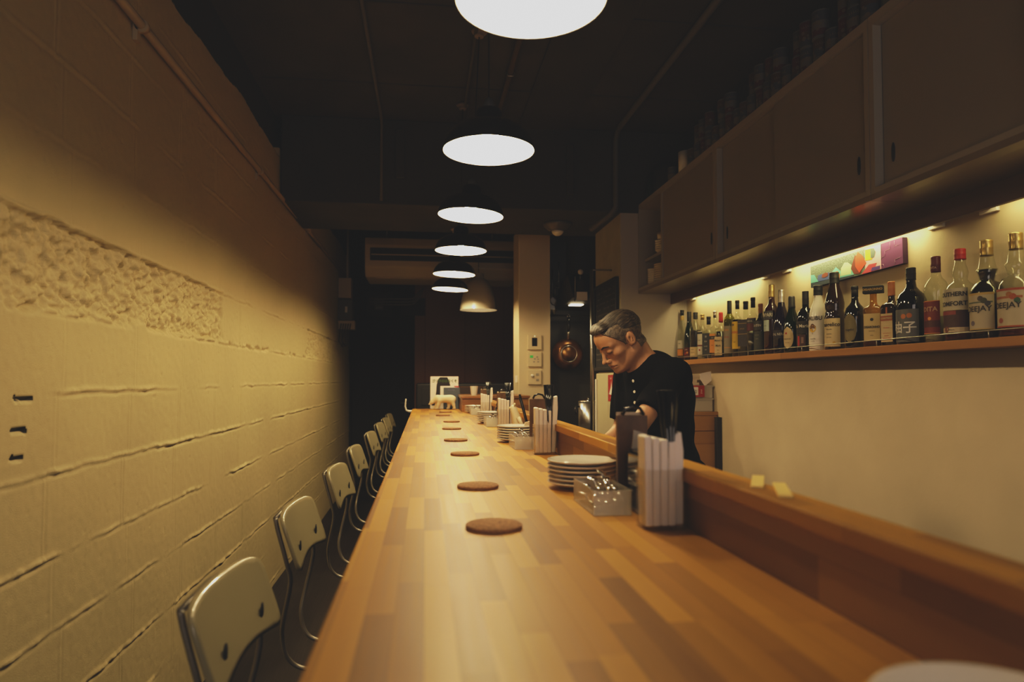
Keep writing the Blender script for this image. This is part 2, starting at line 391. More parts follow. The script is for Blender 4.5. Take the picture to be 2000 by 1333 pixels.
# ================================================================ CEILING SERVICES
b = MB().tube([(-.915, -1.1, 2.44), (-.915, 2.2, 2.445), (-.915, 8.4, 2.49)], .0155)
pl = tag(b.build('wall_pipe', M['pipe_cream']), 'thin cream conduit pipe running along the top of the block wall', 'pipe')
for y, z in ((2.276, 2.445), (3.842, 2.457), (5.4, 2.468)):
    b = MB().tube([(-.915, y - .012, z), (-.915, y + .012, z)], .021).box(-.94, -.925, y - .012, y + .012, z - .05, z + .02)
    b.build('pipe_clamp', M['pipe_cream'], pl)
b = MB().tube([(1.285, -1.1, 2.99), (1.285, 4.30, 2.985), (1.285, 4.36, 2.97), (1.285, 4.395, 2.92), (1.285, 4.4, 2.5), (1.285, 4.4, 2.47), (1.26, 4.44, 2.43), (1.16, 4.6, 2.36)], .021)
tag(b.build('ceiling_pipe', M['pipe_dark']), 'dark pipe crossing the ceiling and bending down the beam face by the cabinets', 'pipe')
b = MB().tube([(-.29, -1.1, 3.0), (-.29, 4.38, 3.0), (-.29, 4.43, 2.97), (-.29, 4.435, 2.47)], .011)
tag(b.build('ceiling_conduit', M['pipe_dark']), 'thin dark conduit on the ceiling left of the lamps, dropping down the beam', 'pipe')
b = MB().tube([(.24, -1.0, 3.0), (.24, 4.43, 3.0)], .009)
cd = tag(b.build('lamp_conduit', M['pipe_dark']), 'slim conduit on the ceiling feeding the row of pendant lamps', 'pipe')
b = MB()
b.tube([(.46, -1.0, 2.985), (.462, 2., 2.985), (.455, 4.43, 2.985)], .017)
br = tag(b.build('braided_duct', M['braid']), 'golden braided sleeve pipe running along the ceiling behind the lamps', 'pipe')
for y in (1.9, 2.75, 3.6):
    MB().tube([(.435, y, 3.0), (.445, y, 2.965), (.475, y, 2.965), (.485, y, 3.0)], .003, 6).build('clip', M['steel'], br)

# ================================================================ PENDANT LAMPS
LX = .217; RIM = 2.095
lampY = [1.365, 2.305, 3.24, 4.14, 5.09, 5.95]
outer = [(.160, 0), (.1595, .008), (.156, .024), (.146, .047), (.128, .069), (.102, .086), (.072, .097), (.052, .104), (.047, .112), (.046, .135), (.040, .146), (.020, .150)]
inner = [(.1585, .001), (.1575, .009), (.154, .024), (.144, .046), (.126, .067), (.112, .072), (.108, .080), (.07, .093), (.045, .100), (.042, .132), (.015, .140)]
lampname = ['nearest black pendant lamp, its bright white inside cut by the top of the picture',
            'second black pendant lamp from the camera, over the nearest coasters', 'third black pendant lamp from the camera',
            'fourth black pendant lamp from the camera, just before the ceiling beam', 'fifth black pendant lamp from the camera, below the air conditioner',
            'farthest and lowest-looking black pendant lamp of the row']
def make_lamp():
    r = empty('pendant_lamp', (0, 0, 0))
    sh = MB(); sh.lathe(outer, 56, 0, cap=False); sh.lathe(inner, 56, 1, cap=False)
    sh.lathe([(.1585, .001), (.1603, -.001), (.160, 0)], 56, 1, cap=False)
    sh.build('lamp_shade', [M['enamel'], M['shade_in']], r, fix=False)
    MB().lathe([(.0001, .148), (.020, .148), (.020, .165), (.012, .185), (.004, .19)], 20).build('lamp_holder', M['plug'], r)
    bb = MB(); bb.lathe([(.0005, -.0), (.015, .003), (.028, .014), (.034, .032), (.028, .052), (.015, .066), (.0145, .077)], 24, dz=.024); bb.build('bulb', M['glow'], r)
    return r
base_l = make_lamp()
for i, y in enumerate(lampY):
    o = base_l if i == 0 else copy_tree(base_l)
    o.location = (LX, y, RIM); tag(o, lampname[i], 'lamp', 'black pendant lamps in a row over the counter')
    if i == 5:
        for c_ in base_l.children:
            if c_.name == 'bulb': c_.data = c_.data.copy(); c_.data.materials[0] = M['glow_near']
    tiltx = [0, 0, .045, .01, .03, .045][i]; o.rotation_euler = (0, tiltx, 0)
    top = CZ - .035 if y < 4.45 else (2.45 - .035 if y < 5.25 else CZ - .035)
    MB().tube([(0, 0, .185), (0, 0, top - RIM)], .0028, 8).build('cord', M['cord'], o)
    MB().lathe([(.0001, 0), (.022, 0), (.024, .006), (.022, .013), (.030, .016), (.036, .020), (.040, .027), (.036, .034), (.0001, .0345)], 28).build('ceiling_rose', M['ceramic_rose'], o, (0, 0, top - RIM))
# big taupe bell lamp at the back
o = empty('bell_lamp', (.51, 6.45, 1.965), 'large taupe bell-shaped pendant lamp hanging at the far end', 'lamp')
prof = [(.181, 0), (.179, .012), (.174, .05), (.163, .11), (.146, .17), (.120, .235), (.088, .285), (.062, .305)]
sh = MB(); sh.lathe(prof, 48, 0, cap=False); sh.lathe([(r - .003, z + .001) for r, z in prof[:-1]] + [(.0, .30)], 48, 1, cap=False); sh.build('lamp_shade', [M['grey_shade'], M['shade_in']], o, fix=False)
MB().lathe([(.06, .303), (.055, .31), (.052, .35), (.045, .356), (.001, .357)], 24).build('lamp_holder', M['grey_shade'], o)
MB().tube([(-.05, 0, .33), (-.062, 0, .35), (-.062, 0, .41), (.062, 0, .41), (.062, 0, .35), (.05, 0, .33)], .004, 8).build('bracket', M['steel'], o)
MB().tube([(0, 0, .355), (0, 0, CZ - 1.965)], .003, 8).build('cord', M['cord'], o)
MB().lathe([(.0005, .05), (.022, .06), (.03, .085), (.022, .11), (.012, .13)], 20).build('bulb', mat('dim bulb', (1, 1, 1), .5, emit=(1, .70, .36), es=60), o)

# ================================================================ COUNTER
CT = 1.05
bar = empty('bar_counter', (0, 0, 0), 'long narrow wooden bar counter of glued staves running away from the camera', 'bar counter')
MB().box(-.103, .44, -.6, 5.72, CT - .04, CT).build('worktop', M['counter'], bar, bevel=.003)
MB().box(.16, .40, -.58, 5.66, 0.001, CT - .0405).build('counter_base', M['blackwall'], bar)
led = empty('counter_ledge', (0, 0, 0), 'raised wooden ledge along the kitchen side of the counter', 'ledge')
MB().box(.4405, .472, -.6, 5.70, .86, 1.127).build('ledge_board', M['counter_front'], led)
MB().box(.430, .487, -.6, 5.14, 1.1272, 1.150).build('ledge_cap', M['counter'], led, bevel=.003)
MB().box(.45, .80, 5.712, 5.74, .85, 1.0).build('ledge_bracket', M['counter_front'], led)
cl = empty('cross_ledge', (0, 0, 0), 'short wooden ledge box standing across the far end of the counter', 'ledge')
MB().box(.284, .4395, 5.16, 5.70, CT + .001, 1.148).box(.488, .80, 5.16, 5.70, CT - .2, 1.148).build('ledge_board', M['cross_wood'], cl)
MB().box(.274, .81, 5.145, 5.71, 1.1505, 1.172).build('ledge_cap', M['cross_wood'], cl, bevel=.003)
# hook at the counter's far corner
b = MB().tube([(-.1025, 5.70, 1.03), (-.13, 5.70, 1.03), (-.155, 5.70, 1.04), (-.163, 5.70, 1.07), (-.160, 5.70, 1.11), (-.158, 5.70, 1.135)], [.012, .011, .008, .007, .006, .006])
tag(b.build('bag_hook', M['white_matte']), 'small white curved hook on the far left corner of the counter', 'hook')

# coasters
cpos = [(.116, 1.13), (.122, 1.553), (.132, 2.226), (.125, 2.737), (.133, 3.366), (.155, 3.925), (.123, 4.617), (.154, 5.076)]
cm = MB().lathe([(.0001, 0), (.0462, 0), (.0475, .0012), (.0475, .0058), (.0462, .007), (.0001, .007)], 48)
co0 = cm.build('coaster', M['cork'])
ordn = ['nearest', 'second', 'third', 'fourth', 'fifth', 'sixth', 'seventh', 'eighth and farthest']
for i, (x, y) in enumerate(cpos):
    o = co0 if i == 0 else co0.copy()
    if i: C.objects.link(o)
    o.location = (x, y, CT + .0004); o.rotation_euler.z = i * 1.1
    tag(o, ('nearest' if i == 0 else ordn[i]) + ' round cork coaster on the counter' + ('' if i in (0, 7) else ', counted from the camera'), 'coaster', 'cork coasters along the counter')

# ================================================================ CHAIRS
def chair_proto():
    r = empty('bar_chair', (0, 0, 0))
    # local frame: x = distance forward from back plane (towards counter), y along counter, z up; origin on floor below the back
    W = .348; H = .136; nu, nv = 20, 10; vs = []; fs = []
    def pos(u, v, off):
        y = (u - .5) * W; z = .822 + v * H
        # rounded corners outline
        cu = abs(u - .5) * 2
        drop = .006 * cu ** 3
        zz = z - drop * v + .026 * (1 - v) * (cu ** 2) * -1. + .01 * (1 - v)
        x = -.050 * (v) + .016 * cu ** 2 - off
        return (x, y, zz)
    def ring(off, inset):
        pts = []
        n = 12; rc = .035
        # rounded-rectangle outline in u/v metres
        for (cx_, cz_, a0) in ((W / 2 - rc, H - rc, 0), (-W / 2 + rc, H - rc, PI / 2), (-W / 2 + rc, rc, PI), (W / 2 - rc, rc, 1.5 * PI)):
            for k in range(6):
                a = a0 + PI / 2 * k / 5; pts.append((cx_ + (rc - inset) * math.cos(a), cz_ + (rc - inset) * math.sin(a)))
        return pts
    # grid plate with superellipse mapping for rounded corners
    b = MB(); n1, n2 = 26, 14
    def sq(u, v):
        # square -> rounded square
        a = 2 * u - 1; c = 2 * v - 1; p = 7.
        m_ = max(abs(a), abs(c)); 
        if m_ < 1e-6: return .5, .5
        k = (abs(a) ** p + abs(c) ** p) ** (1 / p); s_ = m_ / k
        return (a * s_ + 1) / 2, (c * s_ + 1) / 2
    F = []; B = []
    for i in range(n1 + 1):
        for j in range(n2 + 1):
            u, v = sq(i / n1, j / n2); F.append(pos(u, v, 0.)); 
            e = min(i, n1 - i, j, n2 - j); B.append(pos(u, v, .012 if e else .010))
    vs = F + B; o_ = len(F); q = lambda i, j: i * (n2 + 1) + j
    fs = []
    for i in range(n1):
        for j in range(n2):
            fs.append((q(i, j), q(i + 1, j), q(i + 1, j + 1), q(i, j + 1))); fs.append(tuple(o_ + k for k in (q(i, j), q(i, j + 1), q(i + 1, j + 1), q(i + 1, j))))
    rim = [q(i, 0) for i in range(n1)] + [q(n1, j) for j in range(n2)] + [q(i, n2) for i in range(n1, 0, -1)] + [q(0, j) for j in range(n2, 0, -1)]
    for k in range(len(rim)): a, c = rim[k], rim[(k + 1) % len(rim)]; fs.append((a, c, o_ + c, o_ + a))
    b.add(vs, fs, 0, True); bk = b.build('backrest', M['chairback'], r)
    # screw recesses
    for y in (-.098, .098):
        bb = MB().lathe([(.0001, 0), (.0085, 0), (.0085, .002), (.0001, .002)], 16, sx=1.9)
        bb.xf(Matrix.Translation((.0065 - .050 * .28, y, .862)) @ Matrix.Rotation(PI / 2, 4, 'Y'))
        bb.build('screw_recess', M['black'], bk)
    # wire frame
    for y in (-.115, .115):
        s_ = 1 if y > 0 else -1
        pts = [(-.060, y + s_ * .028, .945), (-.052, y + s_ * .028, .91), (-.030, y + s_ * .028, .83), (-.022, y + s_ * .022, .78), (-.042, y + s_ * .01, .68), (-.048, y - s_ * .01, .63), (-.040, y - s_ * .015, .585), (-.018, y - s_ * .02, .556), (.02, y - s_ * .02, .545), (.09, y - s_ * .02, .56), (.33, y - s_ * .02, .575)]
        P2 = []
        for k in range(len(pts) - 1):
            for t in range(4):
                a = Vector(pts[max(k - 1, 0)]); b_ = Vector(pts[k]); c_ = Vector(pts[k + 1]); d_ = Vector(pts[min(k + 2, len(pts) - 1)]); t_ = t / 4
                P2.append(.5 * ((2 * b_) + (c_ - a) * t_ + (2 * a - 5 * b_ + 4 * c_ - d_) * t_ ** 2 + (3 * b_ - a - 3 * c_ + d_) * t_ ** 3))
        P2.append(Vector(pts[-1]))
        MB().tube(P2, .0058, 8).build('back_wire', M['wire'], r)
    MB().tube([(-.060, -.143, .945), (-.068, 0, .948), (-.060, .143, .945)], .0058, 8).build('top_rail', M['wire'], r)
    b = MB(); b.box(.075, .37, -.18, .18, .59, .63); b.build('seat', M['chairseat'], r, bevel=.018, bseg=3)
    for x in (.10, .34):
        for y in (-.15, .15):
            b = MB().tube([(x, y, .592), (x + (.03 if x > .2 else -.02), y * 1.08, 0.002)], .009, 8); b.build('leg', M['wire'], r)
    MB().tube([(.085, -.157, .25), (.085, .157, .25)], .007, 8).build('footrest', M['wire'], r)
    return r
ch0 = chair_proto()
tops = [(1.40, -.322), (2.09, -.330), (2.90, -.326), (3.69, -.334), (4.62, -.328), (5.53, -.332), (6.2, -.325), (6.92, -.328)]
clab = ['nearest cream enamel bar chair, blurred at the bottom of the picture', 'second cream bar chair from the camera', 'third cream bar chair from the camera', 'fourth cream bar chair from the camera',
        'fifth cream bar chair from the camera', 'sixth cream bar chair from the camera', 'seventh cream bar chair from the camera', 'farthest cream bar chair of the row']
for i, (yt, xt) in enumerate(tops):
    o = ch0 if i == 0 else copy_tree(ch0)
    o.location = (xt + .020, yt - .165, 0.0); o.rotation_euler.z = -.055 + [0, .01, -.01, .015, 0, -.02, .01, 0][i]
    tag(o, clab[i] + ' with thin wire frame', 'chair', 'cream bar chairs between wall and counter')

# ================================================================ COUNTER SETS
Sgl = [dict(n='nearest', h=(.3985, 1.10), bx=(.305, 1.20), pl=(.362, 1.525)),
       dict(n='second', h=(.3985, 2.215), bx=(.315, 2.355), pl=(.366, 2.665)),
       dict(n='third', h=(.3985, 3.33), bx=(.318, 3.49), pl=(.372, 3.80)),
       dict(n='fourth and farthest', h=(.3985, 4.38), bx=(.318, 4.655), pl=(.372, 4.97))]
def plate_mb(R=.081):
    return MB().lathe([(.0001, .0), (R * .5, .0), (R * .56, .0015), (R * .8, .008), (R * .97, .0125), (R, .0145), (R * .985, .0165), (R * .95, .0160), (R * .78, .0105), (R * .55, .0045), (.0001, .004)], 48)
pl0 = None
Pk = mat('cup clear acrylic', (.8, .8, .8)) and None
def holder_poly(w, d, c):
    return [(-w / 2 + c, -d / 2), (w / 2 - c, -d / 2), (w / 2, -d / 2 + c), (w / 2, d / 2 - c), (w / 2 - c, d / 2), (-w / 2 + c, d / 2), (-w / 2, d / 2 - c), (-w / 2, -d / 2 + c)]
protos = {}
def inst(key, maker):
    if key not in protos: protos[key] = maker(); return protos[key]
    return copy_tree(protos[key])
def mk_cup():
    r = empty('cutlery_cup', (0, 0, 0))
    b = MB(); po = holder_poly(.080, .062, .014); pi_ = holder_poly(.075, .056, .013); n = 8
    z0, z1 = .0005, .100
    vs = [(x, y, z0) for x, y in po] + [(x, y, z1) for x, y in po] + [(x, y, z1) for x, y in pi_] + [(x, y, .005) for x, y in pi_]
    fs = [list(range(8))[::-1]]
    for a in range(3):
        for k in range(8): fs.append((a * 8 + k, a * 8 + (k + 1) % 8, a * 8 + 8 + (k + 1) % 8, a * 8 + 8 + k))
    fs.append([24 + k for k in range(8)])
    b.add(vs, fs); b.build('cup_body', M['acrylic'], r)
    return r
def mk_wipe():
    b = MB(); b.box(-.0065, .0065, -.019, .019, 0, .15); return b.build('paper_wipe', M['paper'], bevel=.003)
def mk_stick():
    b = MB().tube([(0, 0, 0), (0, 0, .12), (0, 0, .225)], [.0022, .0032, .0044], 8); return b.build('chopstick', M['blackgloss'])
def mk_longwipe():
    b = MB(); b.prism([(-.009, 0), (.009, 0), (.011, .15), (.006, .19), (-.010, .185), (-.012, .15)], -.012, .012, axis='Y'); return b.build('straw_packet', M['paper'], bevel=.003)
def mk_box():
    r = empty('cutlery_box', (0, 0, 0))
    b = MB(); x0, x1, y0, y1, h, t = 0, .072, 0, .165, .046, .0022
    b.box(x0, x1, y0, y1, 0.0005, .003); b.box(x0, x0 + t, y0, y1, .003, h); b.box(x1 - t, x1, y0, y1, .003, h); b.box(x0 + t, x1 - t, y0, y0 + t, .003, h); b.box(x0 + t, x1 - t, y1 - t, y1, .003, h)
    b.build('box_body', M['frosted'], r); return r
def mk_fork():
    b = MB(); b.tube([(0, 0, 0), (0, .07, .003), (0, .10, .006)], [.0035, .0028, .0022], 8)
    b.lathe([(.0001, -.002), (.009, -.0015), (.011, 0), (.009, .002), (.0001, .0025)], 16, sy=1.6, cy=.118, dz=.008)
    return b.build('spoon', M['chrome'])
def mk_menu():
    r = empty('menu_board', (0, 0, 0))
    MB().box(0, .062, 0, .012, .0008, .178).build('board', M['menu'], r, bevel=.001)
    MB().box(.002, .060, .0125, .0155, .002, .184).build('paper_sheets', M['cardboard'], r)
    MB().tube([(.012, .005, .179), (.018, .005, .190), (.032, .005, .196), (.048, .005, .192), (.056, .005, .179)], .0035, 8).build('clip', M['blackgloss'], r)
    return r
for i, S in enumerate(Sgl):
    nm = S['n']; hx, hy = S['h']
    # plates
    k = 6 if i < 3 else 5
    for j in range(k):
        if pl0 is None: pl0 = plate_mb().build('plate', M['white']); o = pl0
        else: o = pl0.copy(); C.objects.link(o)
        o.location = (S['pl'][0] + random.uniform(-.001, .001), S['pl'][1] + random.uniform(-.001, .001), CT + .0006 + j * .0098)
        if j == k - 1: tag(o, f'top white plate of the {nm} plate stack on the counter', 'plate', 'white plates stacked on the counter')
        else: tag(o, f'white plate under the top one in the {nm} plate stack', 'plate', f'lower plates of the {nm} counter stack')
    # cutlery box + spoons
    o = inst('box', mk_box); o.location = (S['bx'][0], S['bx'][1], CT); o['label'] = f'{nm} clear plastic box of small cutlery beside the plates'; o['category'] = 'box'; o['group'] = 'cutlery boxes on the counter'
    for j in range(7):
        o = inst('spoon', mk_fork); o.rotation_mode = 'XYZ'
        o.location = (S['bx'][0] + .012 + .008 * j, S['bx'][1] + .012 + .004 * (j % 3), CT + .0065 + .0105 * (j % 4)); o.rotation_euler = (.06 + .03 * (j % 4), .4 * (j % 2), random.uniform(-.05, .05))
        tag(o, f'small metal spoon lying in the {nm} clear cutlery box', 'spoon', f'spoons in the {nm} cutlery box')
    # cup with wipes and chopsticks
    o = inst('cup', mk_cup); o.location = (hx, hy, CT); tag(o, f'{nm} clear cup stuffed with white paper wipes and black chopsticks', 'cup', 'clear cups along the ledge')
    for j in range(4):
        o = inst('wipe', mk_wipe); o.location = (hx - .0290 + .0132 * j, hy - .002, CT + .0056); o.rotation_euler = (0, -.01 + .006 * j, 0); o.scale = (1, 1, 1 - .022 * j)
        tag(o, f'white paper-wrapped wipe standing in the {nm} clear cup', 'wipe', f'paper wipes in the {nm} cup')
    o = inst('lw', mk_longwipe); o.location = (hx + .0265, hy, CT + .0056); o.rotation_euler = (0, .05 if i != 0 else -.0, 0); o.scale = (.75, 1, 1 if i else .82); tag(o, f'white flared paper packet at the ledge side of the {nm} cup', 'paper packet', 'paper packets in the cups')
    for j in range(9):
        o = inst('stick', mk_stick); o.rotation_mode = 'XYZ'
        o.location = (hx + .0165 + .0008 * (j % 3), hy - .016 + .004 * j, CT + .0065); o.rotation_euler = (random.uniform(-.03, .03), -.08 + .03 * (j % 5), 0)
        tag(o, f'black chopstick standing in the {nm} clear cup', 'chopstick', f'black chopsticks in the {nm} cup')
    o = inst('menu', mk_menu); o.location = (.377, hy + .19, CT); tag(o, f'brown clipboard menu with black clip behind the {nm} cup', 'menu', 'brown menus along the ledge')
# black condiment box of the nearest set
b = MB().box(.388, .438, 1.165, 1.27, CT + .001, CT + .11); b.box(.392, .434, 1.17, 1.265, CT + .11, CT + .116)
tag(b.build('condiment_box', M['blackgloss'], bevel=.004), 'black glossy condiment box between the nearest cup and menu', 'box')
b = MB().prism([(0, 0), (.034, .0), (.030, .028), (.004, .036)], 0, .003, axis='Y')
o = b.build('glass_lid', M['frosted'], loc=(.394, 1.25, CT + .1165)); tag(o, 'small slanted clear lid in front of the nearest brown menu', 'lid')
# cream figurine, black stick, torn packet, black shaker
o = empty('ceramic_figurine', (.396, 2.88, CT + .001), 'cream ceramic animal figurine leaning beside the second plate stack', 'figurine')
b = MB()
def ringtube(pts, name, m, parent, seg=20): 
    return MB().tube([p[:3] for p in pts], [p[3] for p in pts], seg).build(name, m, parent)
ringtube([(.012, 0, 0, .030), (.012, 0, .02, .032), (.006, 0, .05, .028), (-.004, 0, .08, .021), (-.012, 0, .105, .017), (-.016, 0, .12, .016), (-.018, 0, .132, .011), (-.018, 0, .138, .003)], 'figurine_body', M['bear'], o)
ringtube([(-.018, 0, .125, .010), (-.030, 0, .124, .007), (-.036, 0, .123, .003)], 'snout', M['bear'], o)
for s_ in (-1, 1): ringtube([(-.012, s_ * .01, .135, .005), (-.010, s_ * .011, .146, .001)], 'ear', M['bear'], o, 8)
ringtube([(.0, -.024, .085, .009), (.018, -.03, .05, .008), (.03, -.028, .03, .007)], 'arm', M['bear'], o, 10)
b = MB().tube([(.440, 2.79, 1.053), (.412, 2.80, 1.17), (.400, 2.805, 1.215), (.396, 2.806, 1.236)], [.0065, .0065, .007, .004], 10)
tag(b.build('black_tongs', M['blackgloss']), 'long black stick leaning against the ledge beside the cream figurine', 'utensil')
b = MB().prism([(0, 0), (.05, .003), (.062, .03), (.045, .022), (.038, .05), (.028, .02), (.005, .014)], 0, .012, axis='Y')
tag(b.build('torn_packet', M['cardboard'], loc=(.385, 2.60, CT + .0665)), 'crumpled torn paper packet on the second plate stack', 'packet')
b = MB().lathe([(.0001, 0), (.013, 0), (.014, .02), (.010, .028), (.015, .034), (.015, .046), (.0001, .05)], 20)
o = b.build('pepper_mill', M['blackgloss'], loc=(.405, 3.78, CT + .067)); o.rotation_euler = (0, .25, 0); tag(o, 'small black mill lying on top of the third plate stack', 'mill')
b = MB().lathe([(.0001, 0), (.014, 0), (.015, .05), (.013, .055), (.0001, .056)], 20)
tag(b.build('sauce_jar', M['menu'], loc=(.425, 3.62, 1.1505 - .10)), 'small brown jar by the third menu', 'jar')
# bowl-like plate bottom right corner of the picture, with a few more under it
for j in range(4):
    o = pl0.copy(); C.objects.link(o); o.location = (.354, .368, CT + .0006 + j * .0098)
    tag(o, 'top white plate at the bottom right corner of the picture' if j == 3 else 'white plate under the one at the bottom right corner', 'plate', None if j == 3 else 'lower plates of the corner stack')
# yellow sticks on the ledge
for i, (p, q) in enumerate((((.498, .900), (.452, .800)), ((.472 + .033, .972), (.452, .874)))):
    p = Vector(p); q = Vector(q); d = (p - q); n = Vector((-d.y, d.x)).normalized() * .0085
    b = MB().prism([tuple(q + n), tuple(q - n), tuple(p - n), tuple(p + n)], 1.1506, 1.1535)
    tag(b.build('wooden_tag', M['yellowstick']), ['nearer pale yellow wooden stick lying across the ledge', 'farther pale yellow wooden stick lying across the ledge'][i], 'wooden stick', 'yellow sticks on the ledge')
# ================================================================ WALL CABINETS
CX, CZ0, CZ1 = 1.46, 1.89, 2.505
units = [('far', 3.225, 4.466), ('middle', 2.03, 3.222), ('near', .80, 2.027), ('rear', -.45, .797)]
ulab = {'far': 'farthest white wall cabinet with an open plate niche at its end', 'middle': 'middle white wall cabinet above the bottle shelf', 'near': 'nearest white wall cabinet, at the right edge of the picture', 'rear': 'white wall cabinet beside the camera, past the picture edge'}
cabs = {}
for nm, y0, y1 in units[:3]:
    o = empty('wall_cabinet', (CX, y0, CZ0), ulab[nm], 'cabinet', 'white wall cabinets over the bottle shelf'); cabs[nm] = o
    w = y1 - y0; H = CZ1 - CZ0; t = .022
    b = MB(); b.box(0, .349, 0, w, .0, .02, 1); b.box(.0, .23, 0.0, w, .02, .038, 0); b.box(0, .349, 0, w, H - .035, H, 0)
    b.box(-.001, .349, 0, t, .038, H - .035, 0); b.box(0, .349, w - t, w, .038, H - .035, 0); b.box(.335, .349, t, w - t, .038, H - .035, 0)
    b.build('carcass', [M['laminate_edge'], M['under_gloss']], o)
    dz0, dz1 = .040, H - .037
    if nm == 'far':
        ym = w - .44
        MB().box(.004, .335, ym - t, ym, .038, H - .035).build('divider', M['laminate_edge'], o)
        MB().box(.04, .334, ym + .001, w - t - .001, .215, .235).build('shelf', M['laminate_edge'], o)
        doors = [(t + .03, ym - t - .03, .012, 'near')]
        doors = [(t + .004, ym - t - .004, .012)]
    else:
        m_ = w * .5
        doors = [(t + .004, m_ + .03, .012), (m_ - .03, w - t - .004, .030)]
    for k, (a, c, x) in enumerate(doors):
        dd = MB().box(x, x + .016, a, c, dz0, dz1).build('sliding_door', M['laminate'], o)
        ya = a + .045 if (k == 0) else c - .045
        for yy in ([a + .045] if nm == 'far' else [ya]):
            MB().lathe([(.0001, 0), (.0075, 0), (.0075, .002), (.0001, .002)], 20, sx=4.2).xf(Matrix.Translation((x - .0021, yy, .14)) @ Matrix.Rotation(PI / 2, 4, 'Y')).build('door_pull', M['black'], dd)
b = MB().box(1.69, 1.706, -.4, 4.464, 1.82, 1.8895)
tag(b.build('light_valance', M['valance']), 'brown board hanging under the cabinets to hide the strip lights', 'board')
# fixtures (bracket clips) on the wall + strip light tubes
for i, (y, lab) in enumerate(((4.343, 'farthest'), (3.369, 'second'), (3.152, 'third'), (2.157, 'fourth'), (1.931, 'nearest'))):
    r = empty('light_bracket', (1.8099, y, 1.848), f'{lab} small cream bracket holding the strip light over the bottles' + ('' if i in (0, 4) else ', counted from the far end'), 'bracket', 'strip light brackets on the bottle wall')
    MB().box(-.012, 0, -.035, .035, -.012, .022).build('bracket_plate', M['white_matte'], r, bevel=.002)
    MB().prism([(-.0121, 0), (-.07, -.004), (-.075, .006), (-.05, .010), (-.03, .016), (-.0121, .016)], -.012, .012, axis='Y').build('bracket_arm', M['white_matte'], r)
for i, (a, c) in enumerate(((3.42, 4.30), (2.20, 3.10), (.95, 1.88))):
    b = MB().tube([(1.762, a, 1.8822), (1.762, c, 1.8822)], .0075, 12)
    tag(b.build('strip_light', mat('tube glow', (1, 1, 1), .4, emit=(1., .78, .42), es=.5)), ['farthest thin strip light tube behind the brown board', 'middle thin strip light tube behind the brown board', 'nearest thin strip light tube behind the brown board'][i], 'strip light', 'strip lights over the bottles')
    ld = bpy.data.lights.new('strip_lamp', 'AREA'); ld.shape = 'RECTANGLE'; ld.size = .05; ld.size_y = c - a; ld.energy = [3.0, 3.3, 1.9][i]; ld.color = (1., .80, .36)
    lo = bpy.data.objects.new('strip_lamp', ld); C.objects.link(lo); lo.location = (1.748, (a + c) / 2, 1.870); lo.rotation_euler = (0, -.08, 0)

# ---------------- bottle shelf
b = MB().box(1.69, 1.8095, -.4, 4.4665, 1.396, 1.425)
tag(b.build('bottle_shelf', M['shelf_wood'], bevel=.002), 'long narrow wooden wall shelf carrying the bottles', 'shelf')
rl = empty('shelf_rail', (1.697, 0, 1.4255), 'thin metal and clear rail along the front of the bottle shelf', 'rail')
MB().tube([(0, -.35, .022), (0, 4.43, .022)], .0022, 6).build('rail_rod', M['steel'], rl)
for k in range(9):
    y = .3 + k * .51; MB().tube([(0, y, 0), (0, y, .022)], .002, 6).build('rail_post', M['steel'], rl)

# ---------------- bottles
prof_lib = {   # (r / R, z / H)
 'bordeaux': [(.0, 0), (.93, 0), (1, .015), (1, .60), (.96, .655), (.80, .705), (.50, .75), (.38, .80), (.355, .97)],
 'slope': [(0, 0), (.93, 0), (1, .015), (1, .42), (.93, .52), (.70, .64), (.46, .74), (.36, .82), (.33, .97)],
 'wineslope': [(0, 0), (.93, 0), (1, .015), (1, .40), (.95, .50), (.75, .62), (.50, .72), (.38, .80), (.34, .97)],
 'round': [(0, 0), (.93, 0), (1, .02), (1, .52), (.97, .59), (.84, .655), (.58, .70), (.40, .73), (.34, .80), (.32, .97)],
 'stout': [(0, 0), (.93, 0), (1, .02), (1, .50), (.96, .58), (.82, .65), (.55, .70), (.36, .745), (.30, .82), (.29, .97)],
 'square': [(0, 0), (.96, 0), (1, .02), (1, .58), (.95, .63), (.70, .66), (.40, .69), (.34, .74), (.33, .97)],
 'flare': [(0, 0), (.80, 0), (.86, .02), (.95, .30), (1, .52), (.97, .58), (.80, .645), (.50, .70), (.36, .76), (.33, .97)],
 'malibu': [(0, 0), (.93, 0), (1, .02), (1, .48), (.93, .58), (.72, .68), (.50, .76), (.43, .84), (.42, .97)],
 'friar': [(0, 0), (.95, 0), (1, .02), (1, .40), (.96, .46), (.86, .50), (.93, .54), (.95, .60), (.80, .70), (.55, .80), (.44, .86), (.42, .97)],
 'bulb': [(0, 0), (.94, 0), (1, .02), (1, .46), (.95, .54), (.78, .60), (.50, .64), (.40, .665), (.44, .70), (.47, .74), (.42, .79), (.33, .83), (.31, .97)],
 'funnel': [(0, 0), (.95, 0), (1, .02), (1, .42), (.95, .50), (.76, .56), (.46, .585), (.43, .60), (.52, .66), (.62, .70), (.52, .72), (.42, .80), (.34, .90), (.33, .97)],
 'campari': [(0, 0), (.93, 0), (1, .015), (1, .55), (.97, .60), (.85, .66), (.60, .70), (.44, .73), (.38, .80), (.36, .97)],
}
def gl(name, col, rough=.08): return mat('glass ' + name, col, rough, coat=.6)
